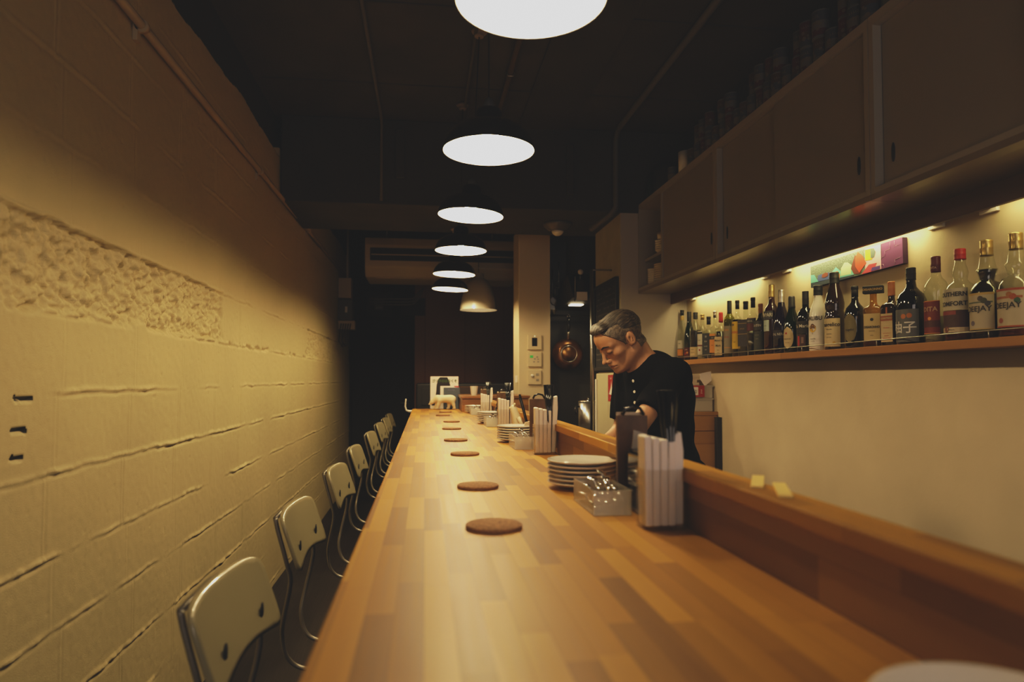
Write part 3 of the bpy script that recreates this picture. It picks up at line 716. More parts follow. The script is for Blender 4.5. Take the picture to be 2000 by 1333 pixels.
G = {'clear': clearglass('clear bottle glass', (.93, .95, .90), .04, 1.3), 'green': gl('deep green', (.006, .014, .006)), 'olive': clearglass('olive green glass', (.50, .52, .10), .05, 1.2),
     'black': gl('black', (.006, .006, .007)), 'brown': gl('brown', (.02, .009, .005)), 'white': mat('white bottle', (.72, .68, .62), .25, coat=.3),
     'purple': gl('deep violet', (.012, .008, .022)), 'redbrown': gl('dark red', (.035, .007, .008)), 'amber': clearglass('amber glass', (.75, .55, .25), .05, 1.2), 'bluebl': gl('blue black', (.006, .008, .016))}
Lq = {'amber': mat('amber liquid', (.10, .04, .012), .15), 'dark': mat('dark liquid', (.018, .011, .009), .15), 'red': mat('red-brown liquid', (.10, .022, .014), .15), 'yellow': mat('olive liquid', (.30, .26, .03), .15), 'clear': mat('pale liquid', (.35, .34, .26), .15)}
lblm = {}
def strokes(n, size):
    rn_ = random.Random(n * 7 + int(size * 1e4)); vs = []; fs = []; x = 0
    for k in range(n):
        w = size * rn_.uniform(.35, .65); h = size * rn_.choice([.5, .6, .7]); o_ = len(vs)
        vs += [(x, -h / 2), (x + w * .75, -h / 2), (x + w * .75, -h / 2 + size * .16), (x + w * .3, -h / 2 + size * .16), (x + w * .3, h / 2), (x, h / 2)]; fs.append(tuple(range(o_, o_ + 6))); x += w
    return [(a - x / 2, b) for a, b in vs], fs
def colm(c, r=.55):
    k = tuple(c) + (r,)
    if k not in lblm: lblm[k] = mat('label print %d' % len(lblm), c, r)
    return lblm[k]
CRM = (.50, .40, .23); WHT = (.56, .53, .45); INK = (.02, .017, .015); GLD = (.40, .28, .09); ORG = (.62, .26, .05); REDC = (.36, .02, .02)
BS = 1.4256
def bottle(i, y, H, R, kind, glass, cap, name_lab, label=None, liq=None, square=False, turn=0., capR=None, caph=None, capmat=None, extra=None):
    x = 1.757 if R < .045 else 1.754
    r = empty('liquor_bottle', (x, y, BS), name_lab, 'bottle', 'liquor bottles on the wall shelf')
    cam_az = math.atan2(-y, -x)                 # direction of the camera
    az = cam_az - turn                          # labels look out between the room and the camera
    seg = 4 if square else 40
    P = [(a * R, b_ * H) for a, b_ in prof_lib[kind]]
    gb = MB()
    if square:
        def ring(rr, z, sq):
            out = []
            for k in range(40):
                a = 2 * PI * k / 40; c_, s_ = math.cos(a), math.sin(a); p_ = 6. * sq + 2. * (1 - sq)
                q_ = (abs(c_) ** p_ + abs(s_) ** p_) ** (-1 / p_)
                xx, yy = rr * q_ * c_, rr * q_ * s_; out.append((xx * math.cos(az) - yy * math.sin(az), xx * math.sin(az) + yy * math.cos(az), z))
            return out
        vs = []; 
        for a, b_ in prof_lib[kind]: vs += ring(max(a, .01) * R * (.92 if a > .6 else 1), b_ * H, 1. if a > .6 else 0.)
        n = len(P); fs = [(q_ * 40 + k, q_ * 40 + (k + 1) % 40, q_ * 40 + 40 + (k + 1) % 40, q_ * 40 + 40 + k) for q_ in range(n - 1) for k in range(40)]
        fs.append([(n - 1) * 40 + k for k in range(40)]); gb.add(vs, fs, 0, True)
    else: gb.lathe(P, 40)
    gb.build('glass', G[glass], r)
    rn = P[-1][0]
    if liq:
        lm, lv = liq; LP = [(max(a - .0025, .0), max(z, .004)) for a, z in P if z < lv * H] ; 
        # cut the liquid at its level
        for q_ in range(len(P) - 1):
            if P[q_][1] < lv * H <= P[q_ + 1][1]:
                t_ = (lv * H - P[q_][1]) / (P[q_ + 1][1] - P[q_][1]); LP.append((P[q_][0] + t_ * (P[q_ + 1][0] - P[q_][0]) - .0025, lv * H)); break
        LP.append((.0001, lv * H)); MB().lathe(LP, 32, sx=.9 if square else 1, sy=.9 if square else 1).build('liquid', Lq[lm], r)
    ch_ = caph or .035; cr = capR or rn * 1.12
    cb = MB(); z0 = H - ch_
    if cap == 'screw': cb.lathe([(cr, z0), (cr * 1.03, z0 + .003), (cr, z0 + .006), (cr, z0 + ch_ * .45), (cr * 1.04, z0 + ch_ * .5), (cr, z0 + ch_ * .55), (cr, H - .006), (cr * 1.03, H - .003), (cr * .95, H), (.0001, H)], 28)
    elif cap == 'cork': cb.lathe([(cr, z0), (cr, z0 + ch_ * .62), (cr * .93, z0 + ch_ * .66), (cr * 1.08, z0 + ch_ * .7), (cr * 1.08, H - .002), (cr * .98, H), (.0001, H)], 28)
    elif cap == 'wax': cb.lathe([(cr * 1.05, z0 - .012), (cr * 1.15, z0), (cr * 1.05, z0 + .004), (cr * 1.03, H - .006), (cr * .9, H), (.0001, H)], 28)
    elif cap == 'block':
        cb.prism([(math.cos(az + PI / 2) * a + math.cos(az) * b_, math.sin(az + PI / 2) * a + math.sin(az) * b_) for a, b_ in ((-.036, -.017), (.036, -.017), (.036, .017), (-.036, .017))], z0, H)
    cb.build('cap', capmat or M['black'], r, bevel=.003 if cap == 'block' else 0)
    if cap == 'block':
        lb_ = MB(); v2, f2 = letters('DISARONNO', .012, .0003); lb_.add([(math.cos(az) * .0175 - math.sin(az) * p[0], math.sin(az) * .0175 + math.cos(az) * p[0], H - ch_ / 2 + p[1]) for p in v2], f2); lb_.build('cap_lettering', M['brass'], r)
    for lb in (label or []):
        # lb: dict(z0,z1 fraction, w = half angle, col, texts [(str,size,dy,col)], shape)
        z0_, z1_ = lb['z'][0] * H, lb['z'][1] * H; hw = lb.get('w', .95); RR = lb.get('R', 1.) * R + .0006; aa = az + lb.get('a', 0.)
        mats_ = [colm(lb['col'])] ; mb = MB()
        if square:
            def pt(x_, z_, off): d_ = R * .92 + off; return (math.cos(aa) * d_ - math.sin(aa) * x_, math.sin(aa) * d_ + math.cos(aa) * x_, z_)
            ww = R * .82 * hw
            mb.add([pt(-ww, z0_, .0008), pt(ww, z0_, .0008), pt(ww, z1_, .0008), pt(-ww, z1_, .0008)], [(0, 1, 2, 3)])
            place = lambda x_, z_, off: pt(x_, z_, .0008 + off)
        else:
            place = lambda x_, z_, off, RR=RR, aa=aa, tr_=lb.get('taper', 0.), z0_=z0_, z1_=z1_: ((RR * (1 - tr_ * (z_ - z0_) / (z1_ - z0_)) + off) * math.cos(aa + x_ / RR), (RR * (1 - tr_ * (z_ - z0_) / (z1_ - z0_)) + off) * math.sin(aa + x_ / RR), z_)
            n = 18
            if lb.get('shape') == 'oval':
                zc_ = (z0_ + z1_) / 2; hh = (z1_ - z0_) / 2; rows = 9; vs = []; fs = []
                for q_ in range(rows):
                    t_ = -1 + 2 * q_ / (rows - 1); wq = math.sqrt(max(0, 1 - t_ * t_)) * hw * RR
                    for k in range(n + 1): vs.append(place(-wq + 2 * wq * k / n, zc_ + t_ * hh, 0))
                for q_ in range(rows - 1):
                    for k in range(n): fs.append((q_ * (n + 1) + k, q_ * (n + 1) + k + 1, (q_ + 1) * (n + 1) + k + 1, (q_ + 1) * (n + 1) + k))
                mb.add(vs, fs, 0, True)
            else:
                vs = [place(-hw * RR + 2 * hw * RR * k / n, z_, 0) for z_ in (z0_, z1_) for k in range(n + 1)]
                mb.add(vs, [(k, k + 1, n + 2 + k, n + 1 + k) for k in range(n)], 0, True)
        for (x0_, z0b, x1_, z1b, cc) in lb.get('bars', []):
            mats_.append(colm(cc)); mi = len(mats_) - 1; W_ = hw * RR if not square else ww; hh_ = z1_ - z0_; nn = 8
            vs = [place(W_ * (x0_ + (x1_ - x0_) * k / nn), z0_ + hh_ * zz, .0006) for zz in (z0b, z1b) for k in range(nn + 1)]
            mb.add(vs, [(k, k + 1, nn + 2 + k, nn + 1 + k) for k in range(nn)], mi)
        for (cx_, cz_, rr_, cc) in lb.get('dots', []):
            mats_.append(colm(cc)); mi = len(mats_) - 1; W_ = hw * RR if not square else ww; hh_ = z1_ - z0_
            vs = [place(W_ * cx_ + rr_ * math.cos(2 * PI * k / 20), z0_ + hh_ * cz_ + rr_ * math.sin(2 * PI * k / 20), .0009) for k in range(20)]
            mb.add(vs, [tuple(range(20))], mi)
        for (s_, size, fz, cc) in lb.get('txt', []):
            mats_.append(colm(cc)); mi = len(mats_) - 1
            v2, f2 = strokes(int(s_[1:]), size) if s_[0] == '~' else letters(s_, size, lb.get('bold', .0002))
            tw = max([abs(p[0]) for p in v2] or [1]); lim = (ww if square else RR * hw) * .96; k_ = min(1, lim / tw)
            mb.add([place(p[0] * k_, z0_ + (z1_ - z0_) * fz + p[1], .0013) for p in v2], f2, mi)
        mb.build('label', mats_, r, fix=False)
    if extra: extra(r, az, H, R)
    return r
B = [
 (4.424, .350, .0335, 'slope', 'clear', 'cork', 'clear bottle with orange and white label at the far left end of the shelf', [dict(z=(.10, .40), col=WHT, w=.7, txt=[('~3', .012, .8, INK)], bars=[(-1, 0, 1, .42, ORG), (-1, .42, 1, .46, INK)]), dict(z=(.80, .88), R=.36, col=GLD, w=2.)], ('amber', .22), {}),
 (4.300, .327, .0375, 'wineslope', 'green', 'screw', 'dark green wine bottle with tiny red label, second from the far end', [dict(z=(.05, .26), col=(.10, .012, .010), w=.6, dots=[(-.3, .4, .006, REDC), (.3, .5, .007, ORG)], txt=[('~4', .010, .8, WHT)])], None, dict(caph=.07)),
 (4.195, .312, .0370, 'bordeaux', 'clear', 'screw', 'clear bottle of dark liquid with low cream label, third from the far end', [dict(z=(.06, .27), col=CRM, w=.9, txt=[('~4', .010, .75, INK), ('~8', .007, .45, INK)])], ('dark', .62), dict(caph=.045)),
 (4.085, .289, .0335, 'round', 'clear', 'cork', 'clear gold-capped bottle with tall narrow white label', [dict(z=(.10, .62), col=WHT, w=.55, bars=[(-1, .36, 1, .42, (.2, .05, .03)), (-1, .88, 1, .97, INK)], dots=[(0, .2, .006, REDC)], txt=[('~4', .009, .62, INK)])], ('clear', .35), dict(capmat=M['brass'])),
 (3.990, .266, .0330, 'square', 'clear', 'cork', 'short square bottle with black label and black stopper', [dict(z=(.05, .60), col=(.02, .024, .03), w=1., txt=[('~3', .014, .66, WHT), ('~6', .008, .45, WHT), ('~3', .008, .30, WHT)], dots=[(0, .86, .007, (.25, .25, .24))])], ('dark', .5), dict(square=True, caph=.05)),
 (3.898, .290, .0290, 'square', 'clear', 'cork', 'slim clear bottle with orange label beside the red wax bottle', [dict(z=(.12, .52), col=ORG, w=.9, bars=[(-1, .70, 1, .88, INK)], txt=[('~4', .009, .79, WHT), ('~3', .009, .4, INK)])], ('amber', .5), dict(square=True, caph=.04, capmat=M['steel'])),
 (3.815, .275, .0315, 'square', 'clear', 'wax', 'squat bottle sealed in dripping red wax with cream label', [dict(z=(.06, .46), col=CRM, w=1., bold=.0002, txt=[("Maker's", .016, .80, INK), ('Mark', .017, .52, INK), ('~6', .006, .28, INK), ('~7', .005, .15, INK)])], ('dark', .58), dict(square=True, caph=.05, capmat=M['red'])),
 (3.700, .331, .0325, 'bordeaux', 'olive', 'screw', 'olive green bottle with pale printed label and long black cap', [dict(z=(.07, .55), col=(.26, .22, .15), w=.95, txt=[('ORIS', .014, .85, ORG), ('~5', .012, .6, REDC)], bars=[(-.8, .2, .8, .22, ORG)])], ('yellow', .7), dict(caph=.075)),
 (3.600, .322, .0305, 'round', 'clear', 'cork', 'brown rum bottle with bright yellow label', [dict(z=(.14, .62), col=(.62, .42, .02), w=1., bold=.0002, txt=[("MYERS'S", .017, .60, (.5, .05, .02)), ('~3', .008, .25, INK)], dots=[(-.3, .88, .006, INK)])], ('dark', .66), dict(caph=.05)),
 (3.500, .305, .0360, 'square', 'clear', 'cork', 'square whisky bottle with slanted dark label', [dict(z=(.18, .66), col=(.035, .03, .035), w=1., bars=[(-1, .45, 1, .47, GLD), (-1, .85, 1, .87, GLD)], txt=[('~6', .010, .66, GLD)])], ('dark', .5), dict(square=True, caph=.045)),
 (3.417, .316, .0330, 'round', 'clear', 'cork', 'clear-necked bottle with red and black label', [dict(z=(.42, .64), col=(.10, .02, .018), w=1., bars=[(-1, .6, 1, .95, (.05, .05, .05))], txt=[('~5', .012, .78, WHT)])], ('dark', .45), dict(caph=.055)),
 (3.335, .273, .0355, 'stout', 'brown', 'cork', 'stout brown bottle with small orange top', [dict(z=(.48, .66), col=(.04, .04, .035), w=1., bold=.0004, txt=[('SATIN', .017, .5, WHT)]), dict(z=(.10, .46), col=(.035, .04, .03), w=.9, txt=[('~7', .007, .8, (.3, .28, .2)), ('~5', .007, .6, (.3, .28, .2))])], None, dict(caph=.05, capmat=mat('orange top', (.36, .16, .06), .5))),
 (3.221, .357, .0385, 'campari', 'redbrown', 'screw', 'tall dark red bottle with gold cap and white and blue label', [dict(z=(.50, .62), col=(.05, .05, .06), w=1.1, bold=.0004, txt=[('CAMPARI', .026, .5, WHT)]), dict(z=(.33, .49), col=(.42, .50, .46), w=.6, txt=[('~6', .007, .5, INK)])], None, dict(caph=.065, capmat=M['brass'], turn=.95)),
 (3.126, .318, .0400, 'slope', 'purple', 'screw', 'deep violet bottle with silver cap', [dict(z=(.24, .36), col=(.012, .010, .02), w=1., bold=.0003, txt=[('OPAL NERA', .017, .5, (.45, .42, .38))]), dict(z=(.66, .69), R=.56, col=(.6, .55, .42), w=2.)], None, dict(caph=.065, capmat=M['steel'])),
 (3.032, .275, .0385, 'wineslope', 'green', 'wax', 'round-shouldered dark bottle with cream oval label and red seal', [dict(z=(.07, .46), col=CRM, w=.75, shape='oval', dots=[(-.2, .70, .005, REDC)], txt=[('~8', .009, .45, INK), ('~8', .005, .28, INK)]), dict(z=(.50, .64), R=.93, a=-.4, col=(.30, .03, .03), w=.45, shape='oval', taper=.3)], None, dict(caph=.05)),
 (2.913, .284, .0400, 'round', 'black', 'screw', 'black bottle with red lettering on its neck cap', [dict(z=(.30, .50), col=(.014, .012, .012), w=1., bold=.0003, txt=[('Tia Maria', .021, .6, (.55, .52, .46))]), dict(z=(.08, .28), col=(.05, .015, .014), w=.55, bars=[(-.8, .1, -.3, .9, REDC), (.1, .3, .6, .8, (.2, .12, .1))])], None, dict(caph=.07)),
 (2.812, .297, .0405, 'malibu', 'white', 'screw', 'opaque white bottle with palm and sun picture', [dict(z=(.10, .52), col=(.72, .68, .62), w=1., bold=.0004, txt=[('MALIBU', .026, .93, INK), ('~8', .006, .2, INK), ('~7', .005, .12, INK)], dots=[(-.05, .56, .016, (.65, .42, .03)), (-.05, .66, .010, (.14, .06, .03)), (.16, .62, .007, (.14, .06, .03)), (-.28, .61, .007, (.14, .06, .03))], bars=[(-.08, .36, -.03, .6, (.14, .06, .03))])], None, dict(caph=.045)),
 (2.690, .337, .0415, 'friar', 'brown', 'screw', 'tall dark monk-shaped bottle with large cream label and cord', [dict(z=(.04, .40), col=CRM, w=1.1, bold=.0004, txt=[('Frangelico', .023, .78, INK), ('~7', .007, .62, INK), ('~8', .006, .45, INK), ('~8', .005, .33, INK)], dots=[(.45, .14, .006, (.45, .3, .06))]), dict(z=(.55, .72), R=.90, a=.1, taper=.25, col=(.60, .40, .22), w=.4, bold=.0006, txt=[('F', .030, .5, REDC)])], None, dict(caph=.05)),
 (2.552, .258, .0400, 'stout', 'black', 'cork', 'dark bottle with round olive-gold medallion label', [dict(z=(.08, .56), col=(.16, .13, .05), w=.72, shape='oval', txt=[('Angelici', .012, .45, INK)])], None, dict(caph=.045)),
 (2.437, .243, .0370, 'square', 'amber', 'block', 'square clear bottle with wide flat black cap and cream label', [dict(z=(.10, .54), col=(.50, .38, .18), w=.95, bold=.0004, txt=[('DISARONNO', .012, .50, INK), ('~8', .005, .36, INK), ('~4', .006, .2, INK)], dots=[(0, .78, .006, INK)])], ('amber', .30), dict(square=True, caph=.030, turn=.2)),
 (2.333, .245, .0335, 'square', 'brown', 'screw', 'brown square bottle with orange cap, ribbon and ornate label', [dict(z=(.06, .50), col=CRM, w=.85, bold=.0003, bars=[(-1, .74, 1, .92, (.30, .09, .03)), (-.7, .12, .7, .14, REDC), (-.7, .3, .7, .31, REDC)], txt=[('COINTREAU', .009, .83, CRM), ('~8', .006, .5, REDC), ('~6', .006, .22, REDC)]), dict(z=(.50, .60), col=(.40, .12, .03), w=.12)], None, dict(square=True, caph=.055, capmat=mat('orange cap', (.42, .15, .035), .4))),
 (2.225, .280, .0500, 'stout', 'black', 'screw', 'wide black bottle with grey label of large white brushed characters', [dict(z=(.03, .45), col=(.10, .10, .105), w=1.05, bold=.0006, dots=[(.05, .78, .009, (.40, .13, .03)), (.42, .80, .009, (.40, .13, .03))], txt=[('柚子', .046, .42, (.62, .60, .56)), ('~8', .006, .12, INK)])], None, dict(caph=.045)),
 (2.108, .300, .0375, 'bordeaux', 'clear', 'screw', 'clear bottle with dark red cap and small red label', [dict(z=(.10, .48), col=(.16, .018, .012), w=.85, bold=.0004, bars=[(-1, .98, 1, 1., ORG), (-1, .0, 1, .02, ORG), (-1, .2, 1, .4, (.06, .01, .01))], dots=[(0, .46, .006, ORG)], txt=[('DITA', .022, .74, (.48, .32, .20))]), dict(z=(.83, .90), R=.415, col=(.10, .012, .015), w=1.6, txt=[('DITA', .010, .5, (.5, .35, .25))])], ('clear', .30), dict(caph=.055, capmat=mat('dark red cap', (.12, .012, .016), .35))),
 (1.998, .305, .0490, 'bulb', 'clear', 'screw', 'clear bulging-neck bottle with bold black lettering and red cap', [dict(z=(.33, .56), col=(.42, .37, .27), w=1., bold=.0006, txt=[('SOUTHERN', .0200, .72, INK), ('COMFORT', .0200, .28, INK)]), dict(z=(.09, .325), col=(.05, .018, .014), w=1., bars=[(-1, .0, 1, .22, (.45, .36, .24)), (-1, .80, .3, .98, (.22, .04, .03))], dots=[(-.35, .14, .010, (.16, .05, .03))], txt=[('~8', .005, .12, INK)])], ('red', .30), dict(caph=.036, capmat=M['red'])),
 (1.892, .312, .0480, 'funnel', 'clear', 'screw', 'funnel-necked bottle full of blue-black liqueur with gold cap', [dict(z=(.09, .46), col=(.40, .34, .24), w=.95, bold=.0004, bars=[(-1, .94, 1, 1., GLD), (-1, 0, 1, .03, GLD), (-.9, .72, .9, .76, (.10, .12, .08))], dots=[(.40, .78, .009, (.05, .055, .03)), (.62, .70, .008, (.05, .05, .06)), (.2, .84, .008, (.06, .05, .05)), (-.35, .18, .008, (.12, .10, .14))], txt=[('DEEJAY', .024, .56, INK)])], ('dark', .70), dict(caph=.050, capmat=M['brass'])),
 (1.786, .312, .0490, 'funnel', 'clear', 'screw', 'funnel-necked gold-capped bottle with little red liqueur, nearest on the shelf', [dict(z=(.09, .46), col=(.40, .34, .24), w=.95, bold=.0004, bars=[(-1, .94, 1, 1., (.30, .06, .02)), (-1, 0, 1, .04, (.30, .06, .02)), (-.9, .74, .9, .80, (.30, .10, .03))], dots=[(.40, .78, .009, (.30, .07, .03)), (.62, .68, .008, (.04, .09, .05)), (.2, .84, .008, (.30, .12, .03)), (-.35, .18, .008, (.28, .08, .05))], txt=[('DEEJAY', .024, .56, INK)])], ('red', .34), dict(caph=.050, capmat=M['brass'])),
]
for i, (y, H, R, kind, glass, cap, lab, labs, liq, kw) in enumerate(B):
    kw = dict(kw); kw.setdefault('turn', .60)
    bottle(i, y, H, R, kind, glass, cap, lab, labs, liq, **kw)

# ---------------- abstract canvas on the bottle wall
o = empty('canvas_painting', (1.787, 2.305, 1.737), 'long narrow abstract canvas, teal to purple, on the bottle wall', 'painting')
o.rotation_euler = (-.018, 0, 0)
W_, H_ = .61, .100
b = MB(); b.box(0, .020, 0, W_, 0, H_, 0)
b.build('canvas', colm((.04, .012, .05)), o, bevel=.001)
cols = []
def area(poly, c, k):   # poly in picture coords: u 0..1 left->right in the photograph, v 0..1 up
    m_ = colm(c, .7); mb = MB(); mb.add([(-.0004 - .0003 * k, W_ * (1 - u), H_ * v) for u, v in poly], [tuple(range(len(poly)))]); mb.build('painted_patch', m_, o, fix=False)
tl = mat('speckled teal paint', (.12, .17, .14), .7, var=.6, vscale=180)
mb = MB(); mb.add([(-.0003, W_ * (1 - u), H_ * v) for u, v in ((0, 0), (.64, 0), (.64, 1), (0, 1))], [(0, 1, 2, 3)]); mb.build('painted_patch', tl, o, fix=False)
area([(0, 0), (.52, 0), (.52, .10), (.3, .16), (0, .22)], (.03, .05, .08), 1)
area([(.0, .22), (.10, .20), (.05, .56), (.0, .60)], (.12, .42, .40), 2)
area([(.08, .18), (.3, .16), (.27, .48), (.1, .5)], (.06, .10, .28), 1)
area([(.26, .12), (.53, .08), (.5, .30), (.44, .40), (.38, .36), (.32, .62), (.27, .45)], (.14, .46, .44), 2)
area([(.37, .16), (.49, .14), (.50, .5), (.46, .66), (.42, .7), (.38, .5)], (.42, .58, .36), 3)
area([(.145, .34), (.18, .30), (.22, .34), (.225, .46), (.19, .52), (.15, .46)], (.18, .05, .03), 3)
area([(.285, .08), (.36, .07), (.365, .26), (.34, .42), (.31, .42), (.29, .28)], (.75, .16, .02), 4)
area([(.305, .1), (.345, .1), (.34, .26), (.315, .26)], (.80, .38, .03), 5)
area([(.49, .38), (.52, .10), (.585, .04), (.60, .12), (.57, .62), (.54, .9)], (.14, .03, .02), 3)
area([(.54, .40), (.58, .10), (.655, .42), (.62, .75), (.57, .98), (.54, .75)], (.72, .07, .03), 4)
area([(.64, .0), (.80, .0), (.80, 1), (.64, 1)], (.62, .38, .42), 1)
area([(.60, .0), (.72, .0), (.76, .30), (.68, .32)], (.45, .05, .08), 3)
area([(.645, .52), (.715, .48), (.715, .94), (.645, .96)], (.78, .42, .03), 3)
area([(.70, .55), (.735, .56), (.75, .75), (.735, .92), (.70, .95)], (.09, .13, .12), 4)
area([(.665, .65), (.70, .52), (.70, .92), (.67, .85)], (.80, .55, .03), 4)
area([(.70, .02), (.79, .02), (.79, .16), (.71, .16)], (.07, .03, .22), 4)
area([(.80, .0), (1, 0), (1, 1), (.81, 1)], (.10, .018, .11), 2)
for pts in (((.80, .42), (.84, .48), (.84, .66), (.89, .7), (.89, .96)), ((.93, .95), (.93, .74), (.97, .74)), ((.93, .04), (.93, .22), (.98, .26)), ((.83, .05), (.82, .18), (.80, .14))):
    mb = MB()
    for k in range(len(pts) - 1):
        (u0, v0), (u1, v1) = pts[k], pts[k + 1]; mb.tube([(-.0015, W_ * (1 - u0), H_ * v0), (-.0015, W_ * (1 - u1), H_ * v1)], .0005, 4)
    mb.build('painted_line', colm((.42, .30, .40)), o, fix=False)

# ---------------- cans on top of the cabinets
cz = CZ1 + .0006
can_cols = [(.085, .012, .012), (.13, .12, .11), (.05, .056, .075), (.08, .035, .012)]
canm = []
def mk_can(k, h=.105, R=.034):
    r = empty('food_can', (0, 0, 0))
    MB().lathe([(.0001, 0), (R, 0), (R, .003), (R * .98, .004), (R * .98, h - .004), (R, h - .003), (R, h), (R * .95, h), (R * .95, h - .003), (.0001, h - .003)], 24).build('can_body', M['plug'], r)
    lb = MB(); RR = R * .985 + .0004; c1, c2, c3 = (can_cols[k], can_cols[(k + 1) % 4], can_cols[(k + 2) % 4])
    z = [.006, .03, .062, h - .006]
    for q_ in range(3): lb.lathe([(RR, z[q_]), (RR, z[q_ + 1])], 24, q_, cap=False)
    rnd = random.Random(k)
    for q_ in range(9):
        a = PI + rnd.uniform(-1., 1.6); zc_ = rnd.uniform(.015, .06); rr = rnd.uniform(.004, .010)
        lb.add([((RR + .0006) * math.cos(a + rr * math.cos(t * PI / 5) / RR), (RR + .0006) * math.sin(a + rr * math.cos(t * PI / 5) / RR), zc_ + rr * math.sin(t * PI / 5)) for t in range(10)], [tuple(range(10))], 3)
    v2, f2 = strokes(6, .017); lb.add(wrap(v2, RR, PI + .55, .079, .001), f2, 3)
    lb.build('can_label', [colm(c1), colm(c2), colm(c3), colm((.15, .12, .085))], r, fix=False)
    return r
cans = [mk_can(0), mk_can(2), mk_can(1)]
cnt = 0; used = set()
tiers = {}
ypos = [3.96, 3.62, 3.54, 3.46, 3.36, 3.28, 3.20, 3.12, 3.05, 2.97, 2.90, 2.82, 2.75, 2.67, 2.60, 2.52, 2.45, 2.37, 2.30, 2.22, 2.15, 2.07]
for i, y in enumerate(ypos):
    nt_ = 1 if i in (0, 1, 5, 8) else 2
    if i in (9, 14, 18): nt_ = 1
    for t_ in range(nt_):
        k = [0, 1, 0, 2][(i * 3 + t_ * 5) % 4]
        if k not in used: o = cans[k]; used.add(k)
        else: o = copy_tree(cans[k])
        o.location = (1.505 + random.uniform(0, .02), y, cz + t_ * .1056); o.rotation_euler.z = random.uniform(-.7, .7)
        onm = ['first', 'second', 'third', 'fourth', 'fifth', 'sixth', 'seventh', 'eighth', 'ninth', 'tenth', 'eleventh', 'twelfth', 'thirteenth', 'fourteenth', 'fifteenth', 'sixteenth', 'seventeenth', 'eighteenth', 'nineteenth', 'twentieth', 'twenty-first', 'twenty-second'][i]
        tag(o, f'{"printed food can" if nt_ == 1 else ("lower food can" if t_ == 0 else "upper food can")} of the {onm} stack from the far end, on the cabinets', 'can', 'food cans in a row on top of the cabinets')
b = MB().lathe([(.0001, 0), (.036, 0), (.040, .02), (.040, .11), (.03, .15), (.014, .17), (.014, .20), (.0001, .2)], 24)
tag(b.build('green_jar', mat('dark green jar', (.02, .035, .03), .3), loc=(1.53, 4.36, cz)), 'dark green jar at the far end of the cabinet top', 'jar')
b = MB().lathe([(.0001, 0), (.075, 0), (.085, .02), (.085, .17), (.075, .19), (.0001, .195)], 32)
tag(b.build('black_pot', M['black'], loc=(1.56, 4.17, cz)), 'round black pot on the cabinet top beside the first can', 'pot')
b = MB().lathe([(.0001, 0), (.045, 0), (.045, .14), (.0001, .141)], 24); 
tag(b.build('white_tin', M['white_matte'], loc=(1.53, 3.77, cz)), 'pale tin on the cabinet top between black pot and can row', 'tin')
b = MB().lathe([(.0001, 0), (.05, 0), (.05, .21), (.046, .22), (.0001, .22)], 24); b.lathe([(.0001, .2202), (.02, .2202), (.02, .235), (.0001, .236)], 16)
tag(b.build('green_canister', mat('dark canister', (.03, .035, .028), .4), loc=(1.54, 1.985, cz)), 'tall dark canister at the near end of the can row', 'canister')

# ---------------- dishes in the niche
nl = 'in the open cabinet niche'
pn = plate_mb(.085)
first = None
for j in range(9):
    if first is None: first = pn.build('plate', M['white']); o = first
    else: o = first.copy(); C.objects.link(o)
    o.location = (1.585, 4.255, CZ0 + .0386 + j * .0145); tag(o, 'white plate of the tall stack on the floor of the cabinet niche', 'plate', 'plates in the lower cabinet niche')
bw = MB().lathe([(.0001, 0), (.02, 0), (.022, .004), (.045, .024), (.05, .034), (.048, .034), (.043, .025), (.02, .007), (.0001, .006)], 32)
bfirst = None
for j in range(7):
    if bfirst is None: bfirst = bw.build('bowl', M['white']); o = bfirst
    else: o = bfirst.copy(); C.objects.link(o)
    o.location = (1.55, 4.39, CZ0 + .0386 + j * .0145); tag(o, 'small white bowl of the stack beside the plates in the cabinet niche', 'bowl', 'bowls in the lower cabinet niche')
for j in range(5):
    o = bfirst.copy(); C.objects.link(o); o.location = (1.555, 4.25, CZ0 + .2356 + j * .0145); tag(o, 'small white bowl on the upper shelf of the cabinet niche', 'bowl', 'bowls on the upper niche shelf')
b = MB().lathe([(.0001, 0), (.03, 0), (.034, .05), (.031, .05), (.028, .005), (.0001, .004)], 28)
tag(b.build('cup', M['white'], loc=(1.555, 4.25, CZ0 + .2356 + 4 * .0145 + .0355)), 'white cup on top of the bowls on the upper niche shelf', 'cup')

# ================================================================ KITCHEN SIDE
o = empty('kitchen_worktop', (0, 0, 0), 'low kitchen worktop behind the counter ledge', 'worktop')
MB().box(.474, .80, .25, 5.10, .82, .855).build('worktop_slab', M['steel'], o, bevel=.003)
MB().box(.49, .78, .27, 5.05, 0.001, .8195).build('worktop_cabinet', M['darkwall'], o)
b = MB().box(.477, .485, 1.205, 1.55, .8565, 1.118)
cbd = b.build('cutting_board', M['white_matte'], bevel=.003); cbd.location = (.022, 0, 0)
b = MB().prism([(1.245, .8565), (1.64, .8565), (1.64, 1.112), (1.61, 1.132), (1.29, 1.132), (1.245, 1.108)], .515, .527, axis='X')
bpy.data.objects.remove(cbd)
tag(b.build('cutting_board', M['white_matte'], bevel=.003), 'white cutting board standing up behind the counter ledge', 'cutting board')
